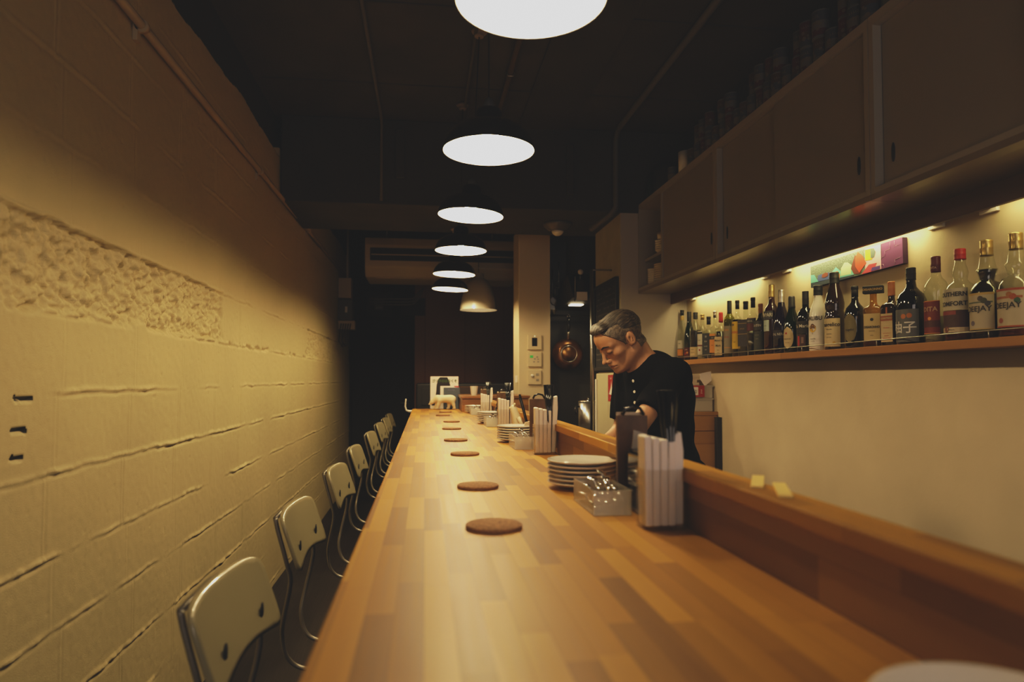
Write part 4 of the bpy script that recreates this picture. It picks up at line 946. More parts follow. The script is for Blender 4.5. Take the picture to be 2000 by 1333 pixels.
# drawer unit with bins
o = empty('drawer_cabinet', (1.45, 3.98, 0), 'light wooden drawer cabinet against the right wall behind the man', 'drawer cabinet')
MB().box(0, .355, .018, .47, .001, 1.075).box(-.003, .358, -.0, .472, 1.0752, 1.097).build('carcass', M['drawer_wood'], o)
for k, (z0, z1) in enumerate(((.98, 1.072), (.70, .976), (.36, .696), (.04, .356))):
    MB().box(.002, .353, 0.0, .0175, z0, z1).build('drawer', M['drawer_wood'], o, bevel=.0015)
b = MB().box(1.8065, 1.8098, 3.93, 3.972, .001, 1.065).box(1.78, 1.8064, 3.93, 3.972, .001, 1.065); tag(b.build('dark_strip', M['darkwall']), 'dark narrow strip between the drawer cabinet and the wall', 'board')  # plain dark strip set in the gap beside the drawer cabinet
def bin_(z, h, lab, x0=1.495, w=.30):
    r = empty('storage_bin', (x0, 4.03, z), lab, 'storage bin', 'stacked clear bins on the drawer cabinet')
    b = MB(); d = .34; t = .003
    b.box(0, w, 0, d, 0, t).box(0, t, 0, d, t, h).box(w - t, w, 0, d, t, h).box(t, w - t, 0, t, t, h).box(t, w - t, d - t, d, t, h); b.box(.14, .146, -.002, 0, 0, h).build('bin_body', M['bin'], r)
    b = MB().box(-.006, w + .006, -.006, -.0001, h - .010, h).box(-.006, -.0001, 0, d, h - .010, h).box(w + .0001, w + .006, 0, d, h - .010, h); b.build('bin_rim', M['bin'], r)
    return r
bin_(1.098, .082, 'lower clear plastic bin on the wooden drawer cabinet')
bin_(1.181, .080, 'upper clear plastic bin with a red packet sticking out')
b = MB().box(0, .11, 0, .05, 0, .055); tag(b.build('tea_box', M['cardboard'], loc=(1.50, 4.10, 1.1015)), 'cream box inside the lower clear bin', 'box')
b = MB().box(0, .075, 0, .012, 0, .072, 0); b.box(.004, .034, -.001, 0, .012, .062, 1)
v2, f2 = strokes(3, .018); b.add([(.019 + p[1], -.0016, .036 + p[0]) for p in v2], f2, 2)
v2, f2 = strokes(4, .014); b.add([(.055 + p[1], -.0016, .036 + p[0]) for p in v2], f2, 1)
o = b.build('red_packet', [M['red'], M['white_matte'], M['ink']], loc=(1.66, 4.012, 1.188), fix=False); tag(o, 'small red and white printed packet in front of the clear bins', 'packet')
for j, (x, z, w) in enumerate(((1.51, 1.2625, .22), (1.515, 1.2785, .20), (1.51, 1.2945, .22), (1.51, 1.3105, .24))):
    b = MB().box(0, w, 0, .22, 0, .0155); tag(b.build('flat_box', M['cardboard'], loc=(x, 4.08, z), bevel=.001), ['bottom', 'second', 'third', 'top'][j] + ' flat cream box of the pile on the clear bins', 'box', 'flat cream boxes on the clear bins')
b = MB().prism([(0, .0), (.03, -.045), (.075, -.01), (.072, .05), (-.0, .035)], 0, .003, axis='Y'); tag(b.build('paper_sheet', M['paper'], loc=(1.715, 4.03, 1.30)), 'crumpled white sheet hanging off the flat boxes', 'paper')
b = MB().box(1.770, 1.8095, 4.385, 4.41, 1.0982, 1.315); tag(b.build('wood_board', M['drawer_wood']), 'brown board leaning on the wall behind the clear bins', 'board')

# fridge + sticker
o = empty('fridge', (1.352, 4.515, 0), 'cream fridge beyond the partition behind the man', 'fridge')
MB().box(0, .43, 0.0, .63, .001, 1.355).build('fridge_body', M['fridge'], o, bevel=.006)
MB().box(-.022, -.001, .02, .615, .03, 1.345).build('fridge_door', M['fridge'], o, bevel=.006)
MB().box(-.036, -.0225, .575, .60, .75, 1.30).build('door_handle', M['white_matte'], o, bevel=.004)
b = MB().box(-.002, 0, -.075, .075, -.095, .095, 0)
b.add([(-.0026, yy, zz) for yy, zz in ((.05, -.045), (.0, .01), (-.012, .055), (-.025, .01), (-.05, -.03), (-.04, -.05))], [(0, 1, 2, 3, 4, 5)], 1)
for s_, sz, z_ in ((5, .022, .072), (6, .018, -.070)):
    v2, f2 = strokes(s_, sz); b.add([(-.0026, -p[0], z_ + p[1]) for p in v2], f2, 1)
# keep the picture of the sticker: centre on the fridge door near its front edge
tag(b.build('door_sticker', [M['red'], M['white_matte']], loc=(1.3295, 4.70, 1.235), fix=False), 'red and white sticker on the cream fridge door', 'sticker')
o = empty('chalkboard', (1.3365, 4.83, 1.69), 'black framed chalkboard with scribbled lines on the partition side', 'chalkboard')
MB().box(-.012, 0, -.285, .285, -.30, .305).build('board_face', M['blackwall'], o)
MB().box(-.022, 0, -.315, -.286, -.325, .325).box(-.022, 0, .286, .315, -.325, .325).box(-.022, 0, -.286, .286, .306, .325).box(-.022, 0, -.286, .286, -.325, -.301).build('board_frame', M['black'], o, bevel=.003)
b = MB(); rn = random.Random(3)
for row in range(13):
    y = .26; z = .26 - row * .042
    while y > -.24:
        l = rn.uniform(.012, .035)
        if rn.random() < .8: b.add([(-.0126, y, z), (-.0126, y - l, z - rn.uniform(-.006, .006)), (-.0126, y - l, z + .003), (-.0126, y, z + .006)], [(0, 1, 2, 3)]); b.add([(-.0126, y, z - .01), (-.0126, y - .003, z - .01), (-.0126, y - .003, z + .012), (-.0126, y, z + .012)], [(0, 1, 2, 3)])
        y -= l + rn.uniform(.004, .012)
b.build('chalk_marks', mat('chalk', (.16, .15, .13), .9), o, fix=False)
MB().box(-.0128, -.0122, .10, .18, -.02, .06).build('pinned_note', M['cardboard'], o)

# steel post with wall bracket
o = empty('steel_post', (1.188, 4.70, .856), 'slim brushed steel post standing between kitchen and partition', 'post')
MB().tube([(0, 0, 0), (0, 0, 1.235)], .0125, 16).build('post_tube', M['steel'], o)
MB().tube([(0, 0, 1.23), (.02, 0, 1.232), (.148, 0, 1.232)], .006, 8).build('post_bracket', M['steel'], o)
o = empty('kitchen_stove', (0, 0, 0), 'dark steel cooking unit below the hanging pan', 'stove')
MB().box(.87, 1.45, 5.20, 5.745, .001, .86).build('stove_body', M['darkwall'], o, bevel=.004)
MB().box(.88, 1.44, 5.22, 5.74, .8605, .885).build('hob', M['black'], o, bevel=.004)
o = empty('stock_pot', (1.335, 5.38, .886), 'tall steel stock pot with lid behind the steel post', 'pot')
MB().lathe([(.0001, 0), (.085, 0), (.088, .005), (.088, .225), (.0001, .2251)], 36).build('pot_body', M['steel'], o)
MB().lathe([(.0001, .266), (.015, .265), (.017, .255), (.04, .247), (.09, .235), (.091, .2255), (.0001, .2255)], 36).build('pot_lid', M['chrome'], o)
MB().tube([(-.08, -.02, .19), (-.12, -.03, .19), (-.125, -.035, .16), (-.115, -.03, .13)], .008, 8).build('pot_handle', M['blackgloss'], o)

# range hood, lamp, rail, pan, utensils, gauges
o = empty('range_hood', (0, 0, 0), 'dark range hood with a small bright lamp above the hanging pan', 'range hood')
b = MB().prism([(5.38, 1.97), (5.99, 1.93), (5.99, 2.09), (5.58, 2.19), (5.38, 2.00)], 1.20, 1.56, axis='X'); b.build('hood_body', M['darkwall'], o)
MB().box(1.27, 1.50, 5.60, 5.95, 2.20, 2.615).build('hood_duct', M['darkwall'], o)
MB().box(1.235, 1.345, 5.60, 5.70, 1.936, 1.9435).xf(Matrix.Identity(4)).build('hood_lamp', M['hoodglow'], o)
ld = bpy.data.lights.new('hood_light', 'SPOT'); ld.energy = 1.2; ld.color = (1, .76, .42); ld.spot_size = 2.4; ld.shadow_soft_size = .03
lo = bpy.data.objects.new('hood_light', ld); C.objects.link(lo); lo.location = (1.29, 5.65, 1.92)
o = empty('utensil_rail', (1.12, 5.86, 1.868), 'thin black rail across the grey kitchen panel', 'rail')
MB().tube([(0, 0, 0), (.42, 0, 0)], .008, 8).build('rail_rod', M['black'], o)
for x in (.01, .41): MB().tube([(x, 0, 0), (x, .139, 0)], .005, 8).build('rail_holder', M['black'], o)
o = empty('frying_pan', (1.265, 5.855, 1.523), 'copper-coloured frying pan hanging upside by its black handle', 'frying pan')
R_ = .140
rt = Matrix.Rotation(PI / 2, 4, 'X')
b = MB().lathe([(.0001, .03), (.088, .03), (.094, .027), (.118, .012), (R_, -.022), (R_ + .002, -.026), (R_ - .003, -.024), (.115, .008), (.09, .022), (.0001, .024)], 48).xf(rt); b.build('pan_body', M['copper'], o)
b = MB().lathe([(.0001, .0305), (.066, .0305), (.066, .0325), (.0001, .033)], 40).xf(rt); b.build('pan_base', M['pan_base'], o)
b = MB().lathe([(.068, .0305), (.068, .036), (.076, .036), (.076, .0305)], 40, cap=False).xf(rt); b.build('base_ring', M['steel'], o, fix=False)
b = MB().tube([(0, .005, R_ - .01), (0, -.012, R_ + .03), (0, -.018, R_ + .06)], [.012, .010, .012], 10); b.build('handle_socket', M['steel'], o)
b = MB().tube([(0, -.018, R_ + .055), (0, -.022, R_ + .10), (0, -.022, R_ + .16), (0, -.02, R_ + .185)], [.011, .016, .017, .013], 12); b.build('pan_handle', M['blackgloss'], o)
MB().tube([(-.01, -.02, R_ + .185), (-.01, -.015, R_ + .205), (0, -.005, R_ + .213), (.01, -.015, R_ + .205), (.01, -.02, R_ + .185)], .0025, 8).build('hanging_loop', M['chrome'], o)
def utensil(x, z, L_, kind, lab, lean=0.):
    r = empty(kind, (x, 5.955, z), lab, kind.replace('_', ' ')); r.rotation_euler.y = lean
    MB().tube([(0, 0, 0), (0, 0, -L_)], .0055, 8).build('handle', M['steel'], r)
    if kind == 'ladle': b = MB().lathe([(.0001, -.035), (.025, -.028), (.04, -.012), (.045, 0), (.042, 0), (.0001, -.03)], 24).xf(Matrix.Rotation(.9, 4, 'X')); b.build('ladle_bowl', M['steel'], r, (0, -.01, -L_ - .02))
    elif kind == 'skimmer': b = MB().lathe([(.0001, -.006), (.045, 0), (.05, .003), (.0001, -.002)], 24).xf(Matrix.Rotation(PI / 2, 4, 'X')); b.build('skimmer_disc', M['steel'], r, (0, 0, -L_ - .045))
    else: b = MB().prism([(-.02, -L_), (.02, -L_), (.032, -L_ - .11), (-.032, -L_ - .11)], -.002, .002, axis='Y'); b.build('turner_blade', M['steel'], r)
utensil(1.20, 2.37, .19, 'ladle', 'dark ladle hanging high on the grey kitchen panel')
utensil(1.145, 2.30, .26, 'turner', 'flat metal turner hanging beside the ladle', .03)
utensil(1.165, 2.16, .10, 'skimmer', 'small round skimmer hanging nearest the hood duct')
b = MB().lathe([(.0001, 0), (.05, 0), (.052, .01), (.0001, .016)], 30, sy=1.9).xf(Matrix.Rotation(PI / 2, 4, 'X')); b = b.build('oval_tray', M['steel'], loc=(1.145, 5.99, 1.98)); tag(b, 'oval metal tray leaning beside the pillar on the kitchen panel', 'tray')
o = empty('gas_alarm', (1.262, 5.364, 2.02), 'small dark wall unit with a white notice below it, at the hood', 'alarm')
MB().box(-.035, .05, -.01, .015, 0, .10).build('alarm_case', M['blackgloss'], o, bevel=.004)
MB().box(-.035, .055, -.014, -.0101, -.075, -.005).build('paper_notice', M['paper'], o)
MB().box(-.05, -.044, -.012, .01, -.08, .12).build('side_bar', M['chrome'], o)
MB().lathe([(.0001, 0), (.022, 0), (.022, .01), (.0001, .015)], 24).xf(Matrix.Rotation(PI / 2, 4, 'X')).build('round_knob', M['white_matte'], o, (0, .0, .16))
MB().tube([(0, .005, .10), (0, .005, .14)], .004, 8).build('knob_stem', M['steel'], o)

# wall plates on the pillar
def plate_unit(z, w, h, lab, name, cat):
    r = empty(name, (.942, 5.7495, z), lab, cat); MB().box(-w / 2, w / 2, -.018, 0, -h / 2, h / 2).build('cover_plate', M['pillar'], r, bevel=.003); return r
r = plate_unit(1.620, .122, .128, 'cream intercom panel with dark screen, topmost of three on the pillar', 'intercom_panel', 'panel')
MB().box(-.024, .022, -.0195, -.0181, -.035, .038).build('screen', M['blackgloss'], r); MB().box(-.005, .005, -.0195, -.0181, .05, .056).build('indicator_light', mat('led', (1, 1, .8), .5, emit=(1, 1, .7), es=.8), r)
r = plate_unit(1.472, .122, .128, 'cream remote control panel with green display, middle of three on the pillar', 'air_control_panel', 'panel')
MB().box(-.042, -.014, -.0195, -.0181, .012, .034).build('display', M['green_led'], r)
for x, z in ((.022, .02), (.0, .003), (-.006, -.022), (.03, -.022), (.03, .0)): MB().box(x - .008, x + .008, -.020, -.0181, z - .006, z + .006).build('button', M['laminate_edge'], r, bevel=.001)
r = plate_unit(1.315, .117, .125, 'cream dimmer switch plate, lowest of three on the pillar', 'dimmer_switch', 'switch')
MB().lathe([(.0001, 0), (.014, 0), (.013, .012), (.0001, .0125)], 24).xf(Matrix.Rotation(PI / 2, 4, 'X')).build('dimmer_knob', M['white_matte'], r, (-.022, -.0181, .014))
for z in (.025, -.022): MB().box(.010, .036, -.021, -.0181, z - .011, z + .011).build('rocker', M['laminate_edge'], r, bevel=.001)
b = MB().box(-.02, .0, -.02, .02, -.03, .03); tag(b.build('small_switch', M['white_matte'], loc=(.803, 5.82, 1.30), bevel=.003), 'small pale switch on the left side of the pillar, above the cross ledge', 'switch')

# dome under the beam
o = empty('ceiling_dome', (.965, 4.83, 2.4495), 'shallow white dome fitting with small bowl under the beam by the pillar', 'ceiling fitting')
MB().lathe([(.0001, 0), (.105, 0), (.105, -.012), (.10, -.022), (.07, -.048), (.045, -.058), (.0001, -.06)], 40).build('dome_plate', mat('dim grey enamel', (.10, .09, .07), .35), o)
MB().lathe([(.0001, -.092), (.02, -.09), (.038, -.075), (.046, -.058), (.0001, -.057)], 32).build('dome_bowl', M['white_matte'], o)

# ================================================================ FAR END
o = empty('air_conditioner', (0, 0, 0), 'long beige ceiling air conditioner with dark intake slot at the far end', 'air conditioner')
b = MB().prism([(6.75, 2.64), (6.75, 2.42), (6.82, 2.324), (7.35, 2.324), (7.40, 2.716), (6.77, 2.716)], -.60, .945, axis='X'); b.build('casing', M['ac'], o, bevel=.01)
MB().box(-.545, .935, 6.745, 6.7495, 2.482, 2.607).build('intake_slot', M['black'], o)
MB().box(-.535, .935, 6.736, 6.7445, 2.534, 2.545).build('intake_slat', M['ac'], o)
MB().box(-.50, .935, 6.822, 6.92, 2.315, 2.3235).build('outlet_flap', M['ac'], o)
for x in (-.4, .7): MB().tube([(x, 7.05, 2.71), (x, 7.05, CZ - .001)], .008, 8).build('hanger_rod', M['steel'], o)
for k, z in enumerate((2.20, 2.165, 2.135)):
    b = MB().tube([(-.62, 7.6, z), (-.2, 7.6, z), (-.13, 7.6, z + .01), (-.06, 7.6, z + .09), (-.02, 7.6, z + .13 + .03 * k)], .009, 8)
    tag(b.build('cable_conduit', M['plug']), ['upper', 'middle', 'lower'][k] + ' thin grey conduit bending below the air conditioner', 'pipe', 'grey conduits below the air conditioner')
o = empty('ventilation_fan', (-.57, 8.545, 2.24), 'square dark ventilation fan above the black door', 'fan')
MB().box(-.16, .16, -.03, 0, -.16, .16).box(-.135, .135, -.045, -.0301, -.135, .135).build('fan_frame', M['darkwall'], o, bevel=.01)
MB().box(-.06, .06, -.075, -.0455, -.08, .07).build('motor_box', M['plug'], o, bevel=.01); MB().box(-.04, .04, -.079, -.0755, -.065, -.035).build('rating_plate', mat('dim plate', (.2, .2, .22), .5), o)
b = MB().box(-.3, .0, 8.5, 8.545, 2.10, 2.32); tag(b.build('black_duct_box', M['darkwall']), 'plain dark box beside the ventilation fan', 'box')
# electrics at the end of the block wall
b = MB().box(-.935, -.80, 7.42, 7.60, 2.18, 2.40); b.box(-.86, -.84, 7.50, 7.52, 2.4, 2.95); tag(b.build('duct_cover', M['pipe_cream'], bevel=.003), 'pale cover box under the wall pipe at the end of the block wall', 'box')
o = empty('breaker_box', (-.935, 7.5, 2.03), 'grey electric box with white lever at the end of the block wall', 'electric box')
MB().box(0, .15, -.1, .1, -.09, .13).build('case', M['plug'], o, bevel=.006); MB().box(.075, .10, -.108, -.1005, -.01, .055).build('lever', M['white_matte'], o)
b = MB().box(-.935, -.76, 7.42, 7.6, 1.84, 1.935); tag(b.build('terminal_block', M['pipe_cream'], bevel=.004), 'beige terminal block below the grey electric box', 'electric box')
rn = random.Random(5)
for k in range(5):
    x = -.90 + k * .025; z = 1.83; b = MB().tube([(x, 7.41, 1.90), (x - .01, 7.39, z), (x - .03 + rn.uniform(-.01, .02), 7.38, z - .12), (x + rn.uniform(-.02, .03), 7.39, z - .22 + rn.uniform(0, .05)), (x + .02, 7.40, z - .14)], .005, 6)
    tag(b.build('loose_cable', M['cord']), 'loose dark cable looping below the beige terminal block', 'cable', 'loose cables at the end of the block wall')
# black cabinet behind the counter end
o = empty('black_cabinet', (0, 0, 0), 'black cabinet with rounded framed panel behind the end of the counter', 'cabinet')
MB().box(-.094, .886, 7.2, 7.6, .001, 1.258).build('cabinet_body', M['black'], o, bevel=.02, bseg=3)
MB().box(-.033, .225, 7.19, 7.1995, 1.02, 1.206).build('front_panel', M['darkwall'], o, bevel=.004)
MB().box(.332, .62, 7.19, 7.1995, 1.10, 1.214).build('front_panel', mat('brown panel', (.06, .035, .022), .4), o, bevel=.004)
MB().tube([(.332, 7.188, 1.217), (.627, 7.188, 1.217), (.627, 7.188, 1.09)], .004, 6).build('panel_trim', M['drawer_wood'], o)
# books leaning at the far end of the counter
rx = -.06
def book(w, h, t, m, lab, x, y, name='book'):
    r = empty(name, (x, y, CT + .001), lab, 'book'); r.rotation_euler = (-.06, 0, 0)
    MB().box(0, w, 0, .001, 0, h).box(0, w, t - .001, t, 0, h).box(0, .001, .001, t - .001, 0, h).build('cover', m, r); MB().box(.0012, w - .002, .0012, t - .0012, .001, h - .001).build('pages', M['paper'], r)
    return r
r = book(.235, .272, .009, M['paper'], 'tall white picture book with a big dark shape and green title behind the bear', .045, 5.67)
b = MB(); b.add([(x * .235, -.0006, z * .272) for x, z in ((.02, .18), (.17, .30), (.21, .55), (.22, .72), (.27, .90), (.34, .975), (.60, .975), (.66, .88), (.70, .76), (.74, .62), (.75, .1), (.05, .1))], [tuple(range(12))]); b.build('cover_shape', mat('dark shape', (.016, .013, .02), .8), r, fix=False)
v2, f2 = letters('ゴリラのはなくそ', .028, .0008); b = MB().add([(.118 + p[0] * .95, -.0016, .232 + p[1]) for p in v2], f2); b.build('cover_title', mat('title green', (.05, .11, .02), .7), r, fix=False)
r = book(.155, .192, .006, M['paper'], 'white leaflet with pink corner between the two covers behind the bear', .128, 5.655)
b = MB().add([(.155, -.0006, .192), (.115, -.0006, .192), (.12, -.0006, .182), (.155, -.0006, .178)], [(0, 1, 2, 3)]); b.build('pink_corner', mat('pink print', (.5, .08, .1), .6), r, fix=False)
r = book(.135, .178, .006, M['blue_grey'], 'slate blue magazine nearest behind the bear', .155, 5.635)
v2, f2 = strokes(9, .012); b = MB().add([(.065 + p[0] * 1.1, -.0008, .160 + p[1]) for p in v2], f2); b.build('cover_title', mat('title lilac', (.20, .18, .35), .7), r, fix=False)
# things on the cross ledge
r = empty('paper_cup', (.385, 5.3, 1.1725), 'white faceted cup on the cross ledge', 'cup')
MB().lathe([(.0001, 0), (.024, 0), (.031, .072), (.029, .072), (.023, .004), (.0001, .004)], 12, smooth=False).build('cup_body', M['white_matte'], r)
# ================================================================ SCULPTED FIGURES (signed-distance surfaces)
class SDF:
    def __init__(s, xs, ys, zs):
        s.xs, s.ys, s.zs = [np.asarray(a, np.float32) for a in (xs, ys, zs)]
        s.F = np.full((len(xs), len(ys), len(zs)), 1., np.float32)
    def sub(s, lo, hi):
        r = []
        for a, l, h in zip((s.xs, s.ys, s.zs), lo, hi): r.append(slice(max(0, int(np.searchsorted(a, l)) - 1), min(len(a), int(np.searchsorted(a, h)) + 1)))
        return tuple(r)
    def apply(s, lo, hi, fn, k=.01, op='u', pad=.045):
        sl = s.sub([l - pad for l in lo], [h + pad for h in hi])
        X = s.xs[sl[0]][:, None, None]; Y = s.ys[sl[1]][None, :, None]; Z = s.zs[sl[2]][None, None, :]
        if X.size == 0 or Y.size == 0 or Z.size == 0: return
        d = fn(X, Y, Z).astype(np.float32); A = s.F[sl]
        if op == 'u':
            h = np.maximum(k - np.abs(A - d), 0) / k; s.F[sl] = np.minimum(A, d) - h * h * k * .25
        elif op == 's':
            h = np.maximum(k - np.abs(A + d), 0) / k; s.F[sl] = np.maximum(A, -d) + h * h * k * .25
        elif op == 'i': s.F[sl] = np.maximum(A, d)
    def cap(s, a, b, ra, rb, k=.01, op='u'):
        a = np.array(a, float); b = np.array(b, float); ab = b - a; L2 = float(ab @ ab) + 1e-12
        def fn(X, Y, Z):
            t = np.clip(((X - a[0]) * ab[0] + (Y - a[1]) * ab[1] + (Z - a[2]) * ab[2]) / L2, 0, 1)
            return np.sqrt((X - a[0] - t * ab[0]) ** 2 + (Y - a[1] - t * ab[1]) ** 2 + (Z - a[2] - t * ab[2]) ** 2) - (ra + (rb - ra) * t)
        m = max(ra, rb); s.apply(np.minimum(a, b) - m, np.maximum(a, b) + m, fn, k, op)
    def ell(s, c, r, ax=None, k=.01, op='u'):
        c = np.array(c, float); r = np.array(r, float); R = np.eye(3) if ax is None else np.array(ax, float)
        def fn(X, Y, Z):
            p = [(X - c[0]) * R[i][0] + (Y - c[1]) * R[i][1] + (Z - c[2]) * R[i][2] for i in range(3)]
            k0 = np.sqrt(sum((p[i] / r[i]) ** 2 for i in range(3))); k1 = np.sqrt(sum((p[i] / r[i] ** 2) ** 2 for i in range(3))) + 1e-9
            return k0 * (k0 - 1) / k1
        m = float(max(r)); s.apply(c - m, c + m, fn, k, op)
    def mesh(s, name, mats, parent=None, org=(0, 0, 0), smooth=1):
        F = s.F; S = F < 0; nx, ny, nz = F.shape
        cnt_ = np.zeros((nx - 1, ny - 1, nz - 1), np.int8)
        for a in (0, 1):
            for b in (0, 1):
                for c in (0, 1): cnt_ += S[a:nx - 1 + a, b:ny - 1 + b, c:nz - 1 + c]
        act = np.argwhere((cnt_ > 0) & (cnt_ < 8)); n = len(act); ids = -np.ones(cnt_.shape, np.int64); ids[tuple(act.T)] = np.arange(n)
        P = np.zeros((n, 3)); W = np.zeros(n); cs = (s.xs, s.ys, s.zs)
        corners = [(a, b, c) for a in (0, 1) for b in (0, 1) for c in (0, 1)]
        for c0 in corners:
            for ax in range(3):
                if c0[ax]: continue
                c1 = list(c0); c1[ax] = 1
                i0 = act + np.array(c0); i1 = act + np.array(c1); f0 = F[tuple(i0.T)]; f1 = F[tuple(i1.T)]; m = (f0 < 0) != (f1 < 0)
                t = np.where(m, f0 / np.where(m, f0 - f1, 1), 0)
                for d in range(3):
                    q0 = cs[d][i0[:, d]]; q1 = cs[d][i1[:, d]]; P[:, d] += np.where(m, q0 + t * (q1 - q0), 0)
                W += m
        P /= W[:, None]
        quads = []
        for ax in range(3):
            sl0 = [slice(1, -1)] * 3; sl0[ax] = slice(0, -1); sl1 = list(sl0); sl1[ax] = slice(1, None)
            sl0 = tuple(sl0); sl1 = tuple(sl1)
            ch = S[sl0] != S[sl1]; pos = np.argwhere(ch); off = np.array([1, 1, 1]); off[ax] = 0; pos = pos + off
            if not len(pos): continue
            u, v = [d for d in range(3) if d != ax]; eu = np.zeros(3, int); ev = np.zeros(3, int); eu[u] = 1; ev[v] = 1
            q = np.stack([ids[tuple((pos - eu - ev).T)], ids[tuple((pos - ev).T)], ids[tuple(pos.T)], ids[tuple((pos - eu).T)]], 1)
            fl = S[tuple(pos.T)] ^ (ax == 1)
            q = np.where(fl[:, None], q, q[:, ::-1]); quads.append(q)
        Q = np.concatenate(quads); Q = Q[(Q >= 0).all(1)]
        # laplacian polish
        for it in range(smooth):
            A = np.zeros_like(P); w = np.zeros(len(P))
            for a, b in ((0, 1), (1, 2), (2, 3), (3, 0)):
                np.add.at(A, Q[:, a], P[Q[:, b]]); np.add.at(A, Q[:, b], P[Q[:, a]]); np.add.at(w, Q[:, a], 1); np.add.at(w, Q[:, b], 1)
            P = P * .5 + .5 * A / np.maximum(w, 1)[:, None]
        P = P - np.array(org)
        me = bpy.data.meshes.new(name); me.vertices.add(len(P)); me.vertices.foreach_set('co', P.ravel().astype(np.float32))
        me.loops.add(Q.size); me.loops.foreach_set('vertex_index', Q.ravel().astype(np.int32)); me.polygons.add(len(Q))
        me.polygons.foreach_set('loop_start', (np.arange(len(Q)) * 4).astype(np.int32)); me.polygons.foreach_set('use_smooth', np.ones(len(Q), bool))
        for m in mats: me.materials.append(m)
        me.update(calc_edges=True); me.validate()
        o = bpy.data.objects.new(name, me); C.objects.link(o)
        if parent is None: o.location = org
        else: o.parent = parent
        return o
def axis(segs):
    out = []
    for a, b, st in segs: out += list(np.arange(a, b - 1e-6, st))
    return out
# ---- the barman
org = np.array((1.02, 2.85, 0.))
tilt = math.radians(34); yaw = math.radians(14)
fh = np.array((-math.cos(yaw), -math.sin(yaw), 0)); up0 = np.array((0, 0, 1.))
FW = fh * math.cos(tilt) - up0 * math.sin(tilt); UP = up0 * math.cos(tilt) + fh * math.sin(tilt); LF = np.cross(UP, FW)
HO = np.array((.832, 2.79, 1.459)); HS = .97
HM = np.array([FW, LF, UP])
XS = 1.05
def H3(x, y, z): return HO + HS * (x * XS * FW + y * LF + z * UP)
def head_e(s, c, r, **k): s.ell(H3(*c), np.array(r) * HS * np.array((XS, 1, 1)), HM, **k)
def head_c(s, a, b, ra, rb, **k): s.cap(H3(*a), H3(*b), ra * HS, rb * HS, **k)
tf = np.array((-.955, -.296, 0)); tl_ = np.array((.296, -.955, 0))
NB = np.array((.955, 2.815, 1.365)); CH = np.array((.995, 2.83, 1.20)); PV = np.array((1.035, 2.86, .92))
TA = np.array([tf, tl_, up0])
g = SDF(axis([(.50, .60, .010), (.60, .70, .0045), (.70, .975, .0026), (.975, 1.32, .009)]),
        axis([(2.42, 2.52, .009), (2.52, 2.68, .005), (2.68, 2.905, .0026), (2.905, 3.0, .0055), (3.0, 3.2, .009)]),
        axis([(-.02, .82, .010), (.82, .98, .0045), (.98, 1.30, .009), (1.30, 1.61, .0026)]))
# torso, hips, legs
g.ell(CH + (0, 0, .02), (.100, .160, .17), TA); g.ell(PV + (0, 0, .12), (.095, .135, .16), TA, k=.06); g.ell(PV, (.105, .155, .12), TA, k=.05)
SL = NB + tl_ * .165 + np.array((.01, 0, -.055)); SR = NB - tl_ * .150 + np.array((.01, 0, -.055))
g.cap(NB + (0.012, 0, -.03), SL, .055, .055, k=.05); g.cap(NB + (.012, 0, -.03), SR, .055, .055, k=.05)
for hip, knee, ank, toe in (((1.045, 2.77, .86), (1.03, 2.745, .47), (1.06, 2.74, .09), (.93, 2.70, .035)), ((1.03, 2.945, .86), (1.01, 2.97, .47), (1.04, 2.98, .09), (.91, 2.95, .035))):
    g.cap(hip, knee, .082, .052, k=.04); g.cap(knee, ank, .055, .036, k=.02); g.cap(ank, np.array(toe) + (.12, .03, 0), .038, .035, k=.02); g.cap(np.array(ank) + (0, 0, -.05), toe, .036, .030, k=.02)
# arms
EL = np.array((.80, 2.555, 1.075)); HL = np.array((.675, 2.70, .925)); ER = np.array((.880, 2.940, 1.075)); HR = np.array((.675, 2.86, .915))
for Sh, E_, Hn in ((SL, EL, HL), (SR, ER, HR)):
    g.cap(Sh, E_, .046, .037, k=.03); g.cap(E_, (E_ * .6 + Hn * .4), .037, .036, k=.02); g.cap((E_ * .6 + Hn * .4), Hn, .036, .023, k=.02)
# hands resting on the board: palm, four fingers, thumb
for Hn, d0, sd in ((HL, np.array((-.75, .62, -.2)), -1), (HR, np.array((-.93, -.30, -.2)), 1)):
    d0 = d0 / np.linalg.norm(d0); sd_ = np.cross(up0, d0) * sd; sd_ /= np.linalg.norm(sd_)
    pc = Hn + d0 * .05 + (0, 0, -.008)
    g.ell(pc, (.048, .038, .015), np.array([d0, np.cross(up0, d0) / np.linalg.norm(np.cross(up0, d0)), np.cross(d0, np.cross(up0, d0))]), k=.02)
    for q_ in range(4):
        b0 = pc + d0 * .036 + sd_ * (.027 - .018 * q_); ln = (.040, .046, .043, .033)[q_]
        m1 = b0 + d0 * ln * .8 + (0, 0, -.006); t1 = m1 + d0 * ln * .45 + np.array((0, 0, -.022))
        g.cap(b0, m1, .0085, .0078, k=.006); g.cap(m1, t1, .0078, .0065, k=.004)
    b0 = pc - d0 * .02 + sd_ * .032; m1 = b0 + sd_ * .022 + d0 * .03 + (0, 0, -.008); t1 = m1 + d0 * .026 - sd_ * .006 + np.array((0, 0, -.008))
    g.cap(b0, m1, .012, .010, k=.01); g.cap(m1, t1, .010, .0075, k=.004)
